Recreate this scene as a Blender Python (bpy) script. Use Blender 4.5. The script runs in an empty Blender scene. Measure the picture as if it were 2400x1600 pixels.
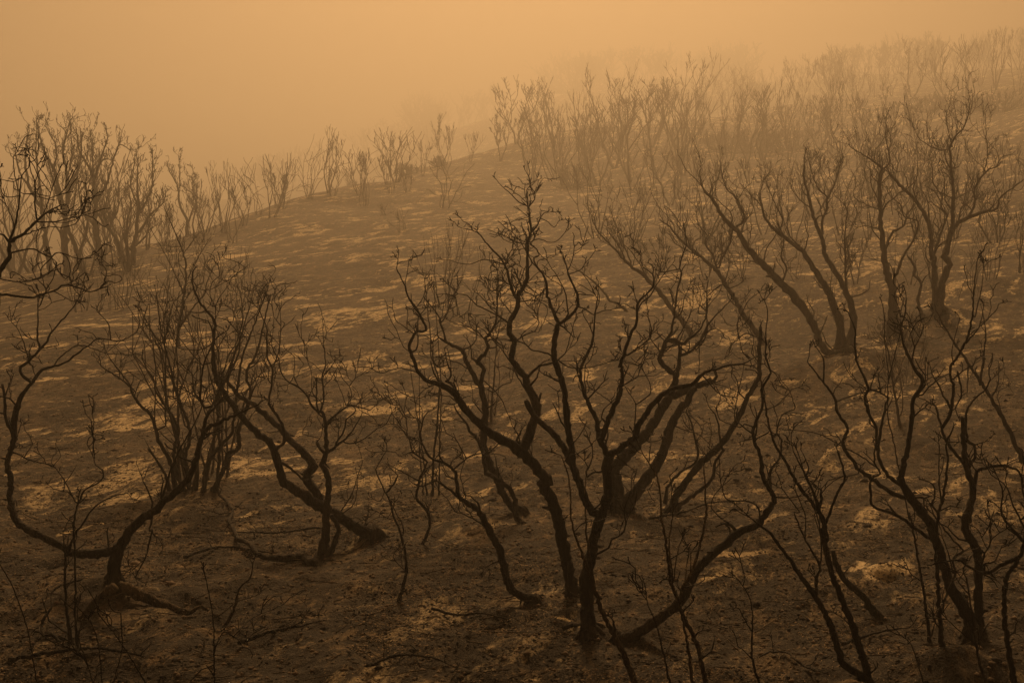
import bpy, math, random
import numpy as np
from mathutils import Vector, Matrix

scene = bpy.context.scene
col = scene.collection
rnd = random.Random(7)

# ------------------------------------------------------------------ camera, light, exposure
F = 3297.0                      # focal length in photograph pixels (2400 wide)
CAM = np.array([0.0, 0.0, 5.0])
PITCH = math.atan(250.0 / F)
cam = bpy.data.cameras.new('camera')
cam.sensor_width = 36.0
cam.lens = 36.0 * F / 2400.0
cam.clip_start = 0.1
cam.clip_end = 4000
cam_ob = bpy.data.objects.new('camera', cam)
cam_ob.location = CAM
cam_ob.rotation_euler = (math.pi / 2 - PITCH, 0, 0)
col.objects.link(cam_ob)
scene.camera = cam_ob

SUN_EL = math.radians(35)
SUN_AZ = math.radians(1)        # to the right of the view direction (+Y), behind the smoke
sun_dir = Vector((math.sin(SUN_AZ) * math.cos(SUN_EL), math.cos(SUN_AZ) * math.cos(SUN_EL), math.sin(SUN_EL)))

world = bpy.data.worlds.new('World')
scene.world = world
world.use_nodes = True
nt = world.node_tree
nt.nodes.clear()
w_out = nt.nodes.new('ShaderNodeOutputWorld')
w_bg = nt.nodes.new('ShaderNodeBackground')
w_sky = nt.nodes.new('ShaderNodeTexSky')
w_sky.sky_type = 'NISHITA'
w_sky.sun_disc = False
w_sky.sun_elevation = SUN_EL
w_sky.sun_rotation = SUN_AZ
w_sky.dust_density = 6.0
w_sky.air_density = 1.0
w_mul = nt.nodes.new('ShaderNodeMix'); w_mul.data_type = 'RGBA'; w_mul.blend_type = 'MULTIPLY'
w_mul.inputs[0].default_value = 1.0
w_mul.inputs[7].default_value = (0.28, 0.12, 0.034, 1)      # smoke filters the skylight to orange
w_add = nt.nodes.new('ShaderNodeMix'); w_add.data_type = 'RGBA'; w_add.blend_type = 'MIX'
w_add.inputs[0].default_value = 0.72
w_add.inputs[7].default_value = (1.55, .80, .315, 1)           # even smoke overcast
nt.links.new(w_sky.outputs[0], w_mul.inputs[6])
nt.links.new(w_mul.outputs[2], w_add.inputs[6])
nt.links.new(w_add.outputs[2], w_bg.inputs[0])
w_bg.inputs[1].default_value = 0.12
nt.links.new(w_bg.outputs[0], w_out.inputs[0])

sun = bpy.data.lights.new('sun', 'SUN')
sun.energy = 5.0
sun.angle = math.radians(12)
sun.color = (1.0, 0.595, 0.262)
sun_ob = bpy.data.objects.new('sun', sun)
sun_ob.rotation_euler = (-sun_dir).to_track_quat('-Z', 'Y').to_euler()
sun_ob.location = (0, 60, 80)
col.objects.link(sun_ob)

scene.view_settings.view_transform = 'Standard'
scene.view_settings.look = 'None'
scene.view_settings.exposure = -0.03
scene.view_settings.gamma = 1.0
scene.view_settings.use_curve_mapping = False
scene.render.engine = 'CYCLES'
scene.cycles.use_denoising = True
scene.cycles.volume_bounces = 1
scene.cycles.max_bounces = 4
scene.cycles.diffuse_bounces = 2

# ------------------------------------------------------------------ picture <-> world
def ray(u, v):
    x = (u - 1200.0) / F; yv = -(v - 800.0) / F
    cy = math.cos(PITCH) + yv * math.sin(PITCH)
    cz = -math.sin(PITCH) + yv * math.cos(PITCH)
    return np.array([x / cy, 1.0, cz / cy])
def at(u, v, d):
    return CAM + ray(u, v) * d

# ------------------------------------------------------------------ terrain surface
cp = [(0,1600,12.3),(600,1600,12.2),(1200,1600,12.3),(1800,1600,12.2),(2400,1600,12),
 (1345,1480,14),(0,1340,15.8),(270,1340,15.5),(780,1310,16.8),(1800,1400,15),(2160,1480,14),(2400,1350,15.5),
 (1430,1210,19),(0,1150,20.5),(450,1130,21),(1200,1230,18.5),(1900,1200,19.5),(2400,1080,22),
 (1040,985,26),(300,950,27),(1500,1000,25.5),(2000,1000,25),(700,980,26.2),(2400,860,28),
 (1960,815,34),(2150,720,38),(418,804,33),(1040,720,40),(1465,727,39),(700,760,37),(2400,640,40),(0,800,33),
 (1488,567,58),(300,610,62),(0,650,62),(548,569,68),(900,560,63),(1200,560,62),(1900,560,57),(2400,480,58),(2200,540,55),
 (1050,485,80),(860,484,82),(660,482,88),(1340,425,100),(1171,378,118),(930,425,102),(1600,410,104),(1900,365,108),(2200,300,115),(2400,260,112),
 (1240,330,145),(1500,305,165),(1750,262,188),(2000,230,180),(2300,215,150),(1400,206,390),(1700,188,370),(2000,178,290),(2300,170,210),(2400,165,180)]
# ridge line of the near hill, seen against the smoke
cp += [(360,575,68),(430,553,74),(500,533,79),(580,508,84),(740,460,94),(800,444,98),(980,398,114),(1050,380,120),(1110,362,126)]
def ST(d): return d * (1 + .62 * min(1.0, max(0.0, (d - 14) / 75)))
P = [at(u, v, ST(d)) for u, v, d in cp]
def rel(u, d, z): k = ST(d) / d; P.append(np.array([(u - 1200) / F * d * k, d * k, z * k + CAM[2]]))
for u, d, z in [(300,84,-4.8),(0,90,-6),(450,96,-4),(560,108,-3),(660,118,-2),(800,132,-1),(900,140,.5),(1000,150,2),(1120,168,4.5),(0,140,-5),(400,250,0),(700,230,0),(1000,240,6),
                (1200,260,16),(700,430,14),(400,450,9),(0,440,6),(1000,430,28),(1200,410,34),(1700,270,22),(-400,120,-6),(-400,300,-2),(-400,40,-3.2),
                (2800,100,12),(2800,60,2.5),(2800,200,26),(2800,30,-2.4),(1400,500,36),(2000,420,32),(2500,330,30),(600,560,10),(1000,560,22),(1500,620,20),(-200,560,-2),(2600,520,25)]:
    rel(u, d, z)
for x, y, z in [(0,0,-4.2),(9,2,-4.1),(-9,2,-4.2),(0,-25,-4),(50,-10,-1),(-50,-10,-5),(0,6,-4.05)]:
    P.append(np.array([x, y, z + CAM[2]]))
P = np.array(P)
SC = 40.0
def warp(x, y):     # compresses far distances so near control points keep their say
    r = np.sqrt(x * x + y * y) + 1e-9
    k = np.log1p(r / SC) / (r / SC)
    return x / SC * k, y / SC * k
def tps_k(r2): return 0.5 * r2 * np.log(r2 + 1e-12)
pwx, pwy = warp(P[:, 0], P[:, 1])
n = len(P)
K = tps_k((pwx[:, None] - pwx[None]) ** 2 + (pwy[:, None] - pwy[None]) ** 2) + np.eye(n) * 4e-5
A = np.zeros((n + 3, n + 3)); A[:n, :n] = K; A[:n, n] = 1; A[:n, n + 1] = pwx; A[:n, n + 2] = pwy
A[n:, :n] = A[:n, n:].T
W = np.linalg.solve(A, np.concatenate([P[:, 2], [0, 0, 0]]))

rs = np.random.RandomState(3)
GR = rs.rand(256, 256)
def vnoise(x, y):
    xi = np.floor(x).astype(int); yi = np.floor(y).astype(int)
    fx = x - xi; fy = y - yi
    fx = fx * fx * fx * (fx * (fx * 6 - 15) + 10); fy = fy * fy * fy * (fy * (fy * 6 - 15) + 10)
    g = lambda a, b: GR[(a * 7 + b * 131) % 256, (b * 3 + a * 57 + 11) % 256]
    return ((g(xi, yi) * (1 - fx) + g(xi + 1, yi) * fx) * (1 - fy) + (g(xi, yi + 1) * (1 - fx) + g(xi + 1, yi + 1) * fx) * fy) * 2 - 1
def fbm(x, y, o=4):
    s = 0; a = 1.0
    for i in range(o):
        s = s + a * vnoise(x + i * 17.3, y - i * 9.1); x = x * 2.03 + 0.3 * y; y = y * 2.03 - 0.3 * x * 0.1; a *= 0.5
    return s
MOUNDS = []   # (x, y, radius, height)
def height(x, y):
    x = np.asarray(x, float); y = np.asarray(y, float)
    shp = x.shape; x = x.ravel(); y = y.ravel()
    z = np.zeros_like(x)
    for a in range(0, len(x), 20000):
        b = a + 20000
        wx, wy = warp(x[a:b], y[a:b])
        z[a:b] = tps_k((wx[:, None] - pwx) ** 2 + (wy[:, None] - pwy) ** 2) @ W[:n] + W[n] + W[n + 1] * wx + W[n + 2] * wy
    r = np.sqrt(x * x + y * y)
    far = np.clip((r - 1050) / 300, 0, 1); far = far * far * (3 - 2 * far)
    z = z * (1 - far) + 0.0 * far
    z += 0.10 * fbm(x / 4.3, y / 4.3, 3) * np.clip(r / 25, 0.6, 1.2)
    z += (0.012 + 0.035 * np.clip((34 - r) / 14, 0, 1)) * fbm(x / 0.75 + 5, y / 0.75, 3)
    near = np.clip(1 - (r - 14) / 40, 0, 1)
    rid = 1 - np.abs(fbm(x / 0.55, y / 0.8 + 9, 3))
    z += near * 0.045 * rid
    nr_ = np.clip(1 - (r - 12) / 30, 0, 1)
    m = nr_ > 0
    if m.any():
        f2 = fbm(x[m] / 0.19 + 31, y[m] / 0.24, 3)
        pz = np.clip(fbm(x[m] / 1.3, y[m] / 1.5 + 40, 2) + .25, 0, 1.2)
        z[m] += nr_[m] * .028 * f2 * pz
    for mx, my, mr, mh in MOUNDS:
        q = ((x - mx) ** 2 + (y - my) ** 2) / (mr * mr)
        z += mh * np.exp(-q * 1.6)
    return z.reshape(shp)

DS = np.concatenate([np.arange(9, 60, 0.06), np.arange(60, 760, 0.5)])
def ground_at(u, v):
    rr = ray(u, v)
    z = height(rr[0] * DS, DS)
    below = np.nonzero(CAM[2] + rr[2] * DS < z)[0]
    d = DS[below[0]] if len(below) else 300.0
    return CAM + rr * d, d

for (u, v, mr, mh) in [(2180,1575,.5,.13),(2250,1560,.45,.13),(2330,1580,.45,.12),(210,1400,.5,.22),(2075,1345,.42,.08),(1470,1500,.6,.12),
                       (330,1200,.8,.12),(420,1210,.5,.1),(2030,860,1.2,.35),(2200,760,1.6,.5),(1480,1240,.5,.12),(1960,830,.9,.18),(850,1260,.5,.14)]:
    p, d = ground_at(u, v)
    MOUNDS.append((p[0], p[1], mr, mh))
TR = """@burnt_tree|tree|tall charred oak with thick forked trunk, nearest the centre foreground|foreground burnt oaks|tw=1.0
*1379,1493,38.3 1377,1430,34.2 1374,1363,29.9 1382,1315,26.8 1397,1238,24.4 1415,1194,23.0 1425,1151,21.7 1422,1105,23.8 1425,1067,25.5
+1425,1067,15.8 1410,1039,14.9 1405,1018,14.3 1410,1029,14.0 1422,993,12.9 1443,947,11.5 1456,906,10.4 1456,860,9.3 1453,857,9.2 1466,821,8.2 1479,783,7.1 1494,750,6.1 1496,709,5.1 1530,673,3.8 1530,643,3.0 1504,622,2.1 1502,599,1.5
+1407,1029,12.8 1397,983,11.4 1379,944,10.1 1366,909,9.0 1360,873,7.9 1361,865,7.7 1371,839,6.8 1387,806,5.7 1392,776,4.8 1394,742,3.8 1402,684,2.0
+1425,1067,16.3 1443,1059,16.0 1484,1026,14.9 1494,1003,14.4 1512,972,13.8 1535,942,13.0 1565,916,12.2 1601,906,10.5 1627,896,9.2 1652,873,7.6 1683,863,6.1 1713,855,4.7 1739,853,3.6
+1387,1199,20.4 1371,1169,19.6 1348,1105,17.9 1328,1062,16.7 1300,1021,15.4 1284,1005,14.9 1258,980,14.0 1240,954,13.2 1233,939,12.8
+1343,1092,16.8 1341,1062,16.4 1333,1013,15.7 1328,962,15.0 1323,921,14.5 1313,881,13.9 1303,850,13.5 1302,847,13.4 1299,801,12.8 1307,763,12.2 1307,757,7.7
+1309,755,9.2 1294,724,8.0 1284,693,7.0 1279,660,5.8 1271,640,5.1 1256,622,4.3 1251,604,3.6 1263,599,3.2 1258,584,2.6 1245,573,2.0
+1309,760,9.2 1317,755,8.9 1340,737,7.8 1355,716,6.9 1353,688,5.9 1342,668,5.1 1333,642,4.1 1327,622,2.0
+1333,642,2.6 1350,637,1.9 1363,630,1.3
+1332,632,2.6 1342,609,1.8 1345,589,1.3
+1355,719,3.6 1376,727,3.0 1391,737,2.6 1411,729,2.0 1439,724,1.3
+1393,737,2.3 1404,706,1.5 1404,688,1.0
+1309,842,3.1 1324,827,2.7 1332,806,2.4 1342,770,1.8 1350,739,1.3
+1312,847,3.6 1335,860,3.2 1373,862,2.6 1406,855,2.1 1437,844,1.6 1449,829,1.3
+1428,1105,5.6 1412,1105,5.2 1387,1108,4.6 1377,1118,4.2 1374,1105,3.8 1387,1080,3.1 1389,1054,2.4 1387,1039,2.0
+1402,1297,5.6 1428,1282,5.1 1433,1264,4.8 1458,1251,4.4 1466,1226,3.9 1463,1200,3.5 1466,1182,3.2 1479,1151,2.7 1481,1113,2.0
+1456,904,3.6 1476,893,3.1 1496,881,2.6 1496,858,2.2 1466,850,1.5
+1486,1013,3.6 1489,978,2.9 1489,944,2.3 1473,919,1.8 1466,906,1.5
+1491,947,3.6 1504,937,3.3 1524,924,2.8 1524,901,2.3 1512,876,1.8 1496,855,1.3
+1420,993,3.6 1410,978,3.0 1415,960,2.5 1433,942,1.8 1445,932,1.3
+1438,949,3.1 1422,934,2.4 1392,914,1.3
+1471,832,5.1 1489,819,4.4 1519,796,3.2 1527,776,2.6 1519,742,1.5
+1494,730,4.1 1504,709,3.6 1524,694,3.1 1535,673,2.6 1555,643,1.8 1570,625,1.3
@burnt_tree|tree|bare oak with straight dark trunk and long crooked limbs reaching highest in the middle|foreground burnt oaks|tw=1.15
*1342,1393,26.8 1330,1330,26.5 1317,1266,26.2 1304,1202,25.9 1289,1164,25.7 1271,1131,25.5 1284,1128,25.5 1248,1087,25.2 1217,1056,25.0
+1217,1056,25.0 1194,1038,23.1 1161,1020,20.7 1131,1000,18.4 1105,974,17.9 1080,944,17.3 1062,918,16.8 1034,901,13.2 1003,893,9.7 980,872,9.0 970,844,8.3 960,816,7.7 962,801,7.3 972,783,6.8 980,776,6.5 998,774,6.1 988,744,5.4 972,721,4.8 955,693,4.1 949,670,3.5 937,645,2.9 929,630,2.5 933,609,2.0
+1215,1056,24.5 1233,1043,23.7 1240,1015,22.8 1253,980,21.5 1258,949,20.4 1245,923,18.7 1235,903,17.4 1233,885,16.3 1215,865,15.0 1199,844,13.7 1202,814,12.2 1205,798,12.4 1194,781,12.5 1192,763,12.6 1199,749,12.8 1210,727,12.0 1215,701,11.1 1217,688,10.7 1230,670,9.8 1235,642,8.7 1236,604,7.1 1236,566,6.1 1245,545,5.5 1242,515,4.6 1240,484,2.6
+1240,484,3.3 1217,474,2.7 1199,456,2.1 1184,443,1.6 1173,433,1.3
+1240,484,3.1 1253,466,2.5 1253,451,2.2 1244,436,1.7 1258,422,1.3
+1238,482,2.6 1234,446,1.8 1244,433,1.5 1239,413,1.0
+1233,474,2.0 1217,459,1.4 1207,452,1.0
+1245,543,4.1 1261,528,3.3 1268,507,2.4 1276,499,2.0 1289,497,1.5
+1268,512,2.3 1284,520,1.9 1299,533,1.5 1307,522,1.3
+1243,568,2.6 1263,559,2.2 1284,568,1.9 1304,566,1.7 1324,545,1.3
+1210,698,8.2 1197,668,7.2 1189,635,6.1 1179,612,5.4 1161,591,4.6 1138,568,3.6 1126,551,3.0 1108,540,2.3 1090,536,1.8
+1108,540,1.8 1100,525,1.4 1086,519,1.0
+1179,619,3.1 1159,612,2.8 1136,607,2.4 1115,614,2.1 1100,619,1.9 1074,617,1.6 1054,609,1.3
+1189,755,4.6 1166,739,4.1 1138,724,3.5 1118,716,3.1 1095,693,2.4 1074,688,2.0 1054,670,1.5
+1166,739,3.6 1166,706,2.8 1164,688,2.5 1169,655,1.7 1166,635,1.3
+1238,883,6.6 1258,862,6.0 1273,855,5.6 1307,847,4.9 1296,837,4.6 1284,829,4.3 1268,824,3.9 1243,819,3.4 1233,806,3.0 1212,798,2.6
+1212,797,3.6 1233,783,3.1 1253,776,2.7 1263,758,2.3 1261,749,2.1 1261,729,1.7 1268,706,1.3
+1243,903,5.6 1258,885,4.5 1263,870,3.7 1268,852,2.9 1284,844,2.0
+1228,908,4.1 1207,872,2.7 1199,865,2.3 1179,857,1.5
+960,815,5.6 970,844,4.7 962,827,4.1 975,819,3.6 980,801,3.0 980,786,2.6
+978,872,3.1 952,865,2.7 932,862,2.4 914,867,2.1 898,874,1.8 881,870,1.6 865,860,1.3
+972,783,2.6 947,765,1.9 927,750,1.4 924,734,1.0
+1062,916,6.1 1062,903,5.7 1044,893,5.1 1054,888,4.7 1057,870,4.2 1049,852,3.6
+1049,855,3.1 1029,860,2.8 1013,844,2.5 1008,824,2.2 1011,798,1.8 993,786,1.5 978,786,1.3
+1192,842,3.6 1177,819,2.8 1156,798,2.0 1148,783,1.5
+1072,944,3.1 1054,929,2.5 1029,926,1.8 1006,926,1.3
+1016,903,2.6 993,913,2.2 978,931,1.9 960,929,1.6 947,923,1.4 924,908,1.0
+1228,678,4.1 1212,650,2.9 1205,630,2.1 1192,619,1.5
+1189,630,3.1 1202,622,2.4 1217,617,1.7 1220,602,1.0
+1187,619,2.6 1189,602,2.2 1202,579,1.6 1199,551,1.0
+1235,573,2.3 1215,568,1.8 1199,563,1.4 1187,553,1.0
+1243,573,2.3 1258,584,1.8 1263,599,1.3 1253,604,1.0
+1236,663,2.3 1256,642,1.4 1266,637,1.0
+1228,1043,7.7 1212,1031,6.3 1220,1015,5.1
+1217,688,3.1 1197,655,2.3 1205,637,1.9 1222,665,1.3
+1197,668,3.1 1182,658,2.4 1177,642,1.8 1182,630,1.3
+1179,681,2.6 1156,681,1.5 1147,678,1.0
+1166,724,2.6 1154,721,2.0 1138,706,1.0
+1210,727,3.1 1202,737,2.7 1182,714,1.8 1171,701,1.3
+1222,706,3.6 1248,704,2.7 1271,704,1.9 1289,711,1.3
+1230,683,3.1 1248,691,2.5 1261,704,2.0 1284,719,1.3
+1263,691,2.6 1248,681,1.7 1235,670,1.0
@burnt_tree|tree|thick leaning double trunk oak standing just behind the forked foreground oak|foreground burnt oaks|tw=1.1
*1448,1197,33.2 1445,1143,30.9 1438,1105,29.3 1453,1080,28.1 1484,1049,26.3 1509,1023,24.8 1530,995,23.4 1550,960,21.7 1570,929,20.0 1581,924,19.5 1611,914,18.0 1639,901,16.7 1667,891,15.3
+1570,924,19.1 1578,901,15.9 1583,883,13.5 1583,878,12.8 1555,857,12.1 1547,839,11.7 1555,819,11.2 1558,801,10.1 1581,796,8.7 1598,806,7.5 1614,796,6.4 1642,770,4.1 1657,730,3.3 1657,679,2.4 1660,658,2.0
+1588,880,10.2 1593,844,8.2 1591,806,6.1 1573,801,5.1
*1458,1194,30.6 1489,1154,28.4 1524,1110,26.1 1550,1067,23.9 1565,1023,22.0 1576,988,20.4 1596,957,17.6 1614,937,15.5 1619,916,13.9 1632,909,12.8
+1642,904,11.5 1667,896,9.2 1680,881,7.4 1672,865,5.9 1678,857,5.1
+1596,832,7.7 1619,824,6.9 1634,806,6.2 1649,781,5.2 1667,750,4.1 1693,724,3.0 1713,702,2.0
+1558,801,6.1 1570,783,5.8 1578,750,5.3 1583,717,4.8 1586,684,4.3 1598,643,3.7 1593,628,3.4 1598,602,3.0 1609,571,2.6 1605,536,2.0
+1596,638,3.1 1606,620,2.0 1624,620,1.0
+1593,630,3.1 1570,635,2.4 1550,638,1.7 1530,625,1.0
+1583,712,3.1 1570,681,2.2 1583,663,1.7 1588,638,1.0
+1581,745,3.6 1596,735,3.0 1604,699,1.9 1616,673,1.0
+1588,793,3.6 1601,768,2.9 1616,742,2.1 1624,714,1.4 1624,699,1.0
+1547,824,3.6 1530,801,2.8 1522,786,2.4 1524,755,1.6 1517,742,1.3
+1555,796,3.1 1542,781,2.5 1540,763,2.0 1553,753,1.6 1573,760,1.0
+1639,798,3.1 1639,857,1.6 1637,870,1.3
+1632,819,4.6 1652,793,3.9 1657,755,3.0 1655,724,2.3 1657,689,1.5
+1657,694,2.6 1675,679,2.0 1693,666,1.6 1718,661,1.0
+1693,666,2.6 1708,676,2.1 1729,668,1.5 1744,656,1.0
+1655,735,2.6 1639,737,2.1 1637,724,1.7 1644,704,1.0
+1616,796,2.6 1621,776,1.8 1642,770,1.0
+1649,781,3.6 1678,770,2.2 1693,781,1.3
+1583,998,3.6 1606,1008,2.9 1639,1018,2.0 1665,1044,1.0
@burnt_tree|tree|three slim stems of one burnt tree leaning right, behind the low sweeping limb|foreground burnt oaks|tw=1.0
*1573,1199,19.1 1586,1161,18.3 1614,1120,17.2 1647,1080,16.1 1678,1054,15.2 1703,1023,14.4 1721,993,13.6 1741,957,12.8 1754,929,12.0 1772,898,11.1 1782,876,10.4 1780,870,10.3 1780,821,9.1 1782,793,8.4 1782,765,7.7
*1581,1202,11.5 1601,1177,10.5 1632,1154,9.4 1657,1138,8.5 1670,1118,7.8 1678,1080,6.6 1698,1054,5.6
*1558,1179,7.7 1568,1136,6.9 1593,1108,6.3 1627,1087,5.7 1637,1067,5.3 1629,1029,4.6 1619,988,3.9 1609,967,3.6
+1693,1052,5.6 1685,1016,4.5 1680,978,3.3 1660,949,2.3
+1621,1008,3.6 1606,993,2.4 1598,975,1.3
+1616,972,2.6 1634,988,2.0 1647,1013,1.4 1639,1029,1.0
+1746,934,3.6 1734,921,3.2 1726,888,2.4 1713,873,2.0 1683,873,1.3
+1721,978,3.1 1729,921,2.3 1739,883,1.7 1744,850,1.3
+1780,852,3.1 1762,827,2.5 1767,793,1.8 1754,768,1.3
+1782,793,3.1 1749,781,2.5 1731,793,2.2 1708,816,1.7 1698,842,1.3
+1731,793,3.6 1729,755,2.9 1744,724,2.3 1754,704,1.9 1785,681,1.3
+1667,1092,2.6 1662,1054,2.0 1667,1013,1.5 1665,993,1.2 1649,985,1.0
@burnt_tree|tree|knotted oak leaning from a swollen root, between the left shrubs and centre|foreground burnt oaks|tw=0.9
*878,1254,30.6 839,1238,27.9 801,1215,25.0 776,1197,23.0
*758,1297,21.7 763,1231,18.1 765,1187,15.8 770,1154,14.0 768,1116,13.3 755,1088,12.8 765,1065,11.1 765,1027,8.7 763,988,8.1 755,965,7.8 745,967,7.7
*768,1302,12.8 781,1277,12.1 793,1238,11.1 776,1205,10.2
+770,1197,28.1 730,1172,25.1 694,1149,22.5 666,1129,20.4 656,1103,19.4 643,1060,17.9 628,1034,16.9 602,1014,15.8 571,981,14.9 546,950,14.0 538,939,13.4 515,906,11.5 503,876,10.5 500,830,9.2 500,830,9.2 500,791,7.7 504,758,6.7 485,728,5.7 467,705,4.9 452,669,3.8 452,638,3.0 459,626,2.6
+760,1192,19.9 745,1159,20.3 722,1129,20.7 717,1113,20.9 735,1093,19.9 714,1065,18.5 684,1034,16.8 658,1006,15.2 628,976,13.3 602,955,12.6 587,944,12.2 559,927,10.1 546,911,8.9 533,893,7.5 541,868,5.8 551,865,5.1
+648,1052,8.2 666,1034,7.7 663,1001,7.0 651,976,6.5 635,955,6.0 630,937,5.6 638,893,4.9 638,863,4.5 628,842,4.1 625,804,3.6 626,768,3.0 612,738,2.5 605,707,2.0
+638,863,3.1 653,824,2.6 658,763,2.0 653,697,1.3
+630,937,4.1 607,929,3.4 589,927,2.9 602,901,2.0 622,886,1.3
+658,763,2.6 643,743,1.8 638,715,1.0
+747,967,6.1 730,949,5.5 719,927,4.8 699,906,4.1 671,891,3.5 658,870,3.1 653,842,2.7 640,817,2.2 633,779,1.5
+747,967,5.1 755,955,4.8 758,919,4.2 755,883,3.6 763,855,3.0 760,817,2.4 756,771,1.5
+747,965,4.6 742,944,4.4 742,893,3.8
+699,906,2.6 689,881,2.1 691,858,1.7 689,835,1.3 676,824,1.0
+689,881,2.6 676,901,2.0 653,906,1.6 651,932,1.0
+760,906,2.6 776,888,1.5 768,896,1.0
+758,881,2.6 773,863,1.8 786,845,1.0
+760,817,2.6 750,796,1.0
+745,939,2.6 732,919,2.2 730,876,1.6 719,840,1.0
+765,1062,8.2 796,1039,6.2 811,1027,5.2 829,1004,3.7 844,978,2.2 849,965,1.5
+788,1037,5.1 806,1009,4.3 811,983,3.7 834,963,2.9 827,950,2.5 816,949,2.3
+760,1000,6.6 776,980,5.8 806,957,4.6 824,949,4.0 855,957,2.9 867,960,2.5 885,946,1.8
+814,949,2.6 824,927,2.2 819,904,1.9 804,888,1.7 791,860,1.3
+819,904,2.6 832,886,1.9 834,868,1.3
+832,952,2.3 849,934,1.5 862,924,1.0
+811,949,2.3 801,921,1.6 791,896,1.0
+809,1037,3.6 829,1039,3.3 855,1027,2.9 883,1004,2.3 903,996,2.0 918,968,1.5
+760,1060,8.7 750,1047,7.6 742,1035,6.6
+750,1027,2.6 709,1016,1.7 717,998,1.3
+796,1200,3.1 824,1159,2.5 839,1113,2.0 849,1083,1.6 842,1052,1.3
+798,1208,3.1 829,1180,2.3 837,1144,1.7 839,1118,1.3
+663,1085,7.7 689,1103,5.9 712,1126,4.1
+500,804,3.1 472,819,2.6 441,819,2.2 418,814,1.9 406,796,1.6 393,773,1.3
+474,855,3.1 444,822,2.4 418,789,1.7 393,773,1.3
+504,753,2.6 505,720,2.2 492,689,1.8 497,661,1.5 515,646,1.3 510,620,1.0
+505,722,2.6 513,699,1.9 531,674,1.0
+508,819,2.6 531,779,1.8 515,766,1.5 500,758,1.3
@burnt_tree|tree|broad oak whose two low limbs part left and right above a broken stump|foreground burnt oaks|tw=0.9
*270,1368,34.4 268,1322,29.9 279,1279,25.5
+278,1284,25.5 306,1243,22.8 339,1210,20.2 357,1201,19.1 393,1168,17.7 439,1124,15.8 459,1079,13.7 472,1028,11.5 490,1002,9.9 548,974,6.5 599,951,3.6
+469,1033,10.2 485,977,6.7 508,951,4.7 528,926,2.7 531,927,2.6
+500,949,6.6 480,955,6.2 469,932,5.8 472,893,5.0 477,855,4.3 492,819,3.6 508,791,3.0 526,779,2.6
+276,1287,23.0 230,1297,21.8 179,1294,20.4 153,1284,19.7 115,1264,18.6 71,1243,17.4 38,1220,16.4 26,1181,15.3 23,1142,14.5 26,1117,13.9 18,1104,13.6 20,1066,12.8 33,1028,13.7 33,984,14.7 38,959,15.3
+38,959,14.0 51,926,10.8 71,900,7.7 77,896,7.1
+74,896,7.7 51,878,7.2 48,860,7.0 66,847,6.6 94,817,5.5 112,799,4.9 117,784,4.4 138,758,3.6 163,730,3.2 184,699,2.8 196,659,2.3
+94,817,6.1 87,791,5.1 89,753,3.7 89,710,2.0
+79,891,8.2 97,868,7.0 122,860,5.9 153,850,4.6 179,830,4.2 204,812,3.7 227,794,3.3 258,796,2.9 283,799,2.6 316,781,2.1 327,761,1.8
+259,796,3.1 255,761,2.4 237,738,1.9 227,728,1.6 232,710,1.3
+128,855,3.6 143,835,3.3 184,809,2.7 224,819,2.2 245,827,1.9 301,831,1.3
+71,855,3.6 56,804,2.5 43,773,1.8 26,753,1.3
+84,881,2.6 71,850,1.0
+227,794,2.3 217,781,1.7 198,776,1.0
+31,1020,9.2 13,977,8.1 10,926,6.8 5,900,6.2 3,901,6.1
+41,956,5.1 23,933,4.0 0,928,3.1
+41,1063,4.1 66,1076,3.4 107,1086,2.3 125,1094,1.8
+41,1022,2.6 48,997,1.0
+59,1068,3.1 77,1040,1.0
+378,1176,5.6 398,1109,4.8 418,1058,4.1 439,1022,3.6 467,969,2.7 480,920,2.0
+357,1206,5.6 352,1244,4.9 357,1241,4.8 342,1302,3.6 316,1353,2.6
@burnt_tree|tree|black oak branches entering from the left edge in front of the hazy row|foreground burnt oaks|d=12.5;tw=.6
*-77,1372,20.4 -66,1092,17.0 -46,837,14.0 -15,684,12.1 0,633,11.5
+0,633,11.5 20,602,10.2 23,569,9.0 51,551,7.8 84,520,6.1 107,500,4.7 140,482,3.1
+20,566,6.1 33,536,5.4 41,505,4.7 46,454,3.6 51,413,2.8 66,393,2.2 69,372,1.8
+87,515,4.6 82,480,3.9 82,429,2.9 71,398,2.3 69,370,1.8
+84,520,4.1 122,520,3.5 158,513,2.9 184,500,2.4 194,477,2.0 217,462,1.5
+26,561,3.6 77,543,3.0 115,531,2.6 143,533,2.3 179,523,1.9 194,490,1.5
+28,592,4.6 51,587,4.3 79,584,3.9 115,602,3.3 138,592,3.0 184,607,2.3 212,602,1.9 219,589,1.7 230,597,1.5
+20,566,6.6 8,551,5.0 -10,546,3.6
+102,500,2.6 112,474,2.1 122,444,1.6 128,426,1.3
+82,429,2.6 89,408,1.8 97,393,1.3
+33,536,3.6 26,505,2.8 15,480,2.0 0,467,1.5
+46,459,2.6 26,462,2.1 8,457,1.7 0,439,1.3
+51,416,2.6 31,426,1.8 13,423,1.3
+41,444,2.6 33,403,1.9 31,367,1.3
+140,495,2.6 153,505,1.9 176,503,1.0
+120,605,3.1 97,628,2.3 94,651,1.7 77,656,1.3
+-15,684,6.6 0,689,6.4 69,697,5.5 102,689,5.1 128,682,4.7 153,668,4.3 184,674,3.8 214,684,3.4 240,671,3.0 255,659,2.7 270,664,2.5 286,656,2.2 281,646,2.0
+240,671,2.3 250,638,1.6 237,615,1.0
+-10,651,3.6 0,654,3.4 51,661,2.6 84,654,2.1 117,636,1.5
+102,694,3.1 112,671,2.5 125,651,2.0 133,615,1.3
+166,669,2.6 166,651,2.2 138,638,1.7 122,605,1.0
+125,682,2.6 153,697,1.5 166,705,1.0
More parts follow.
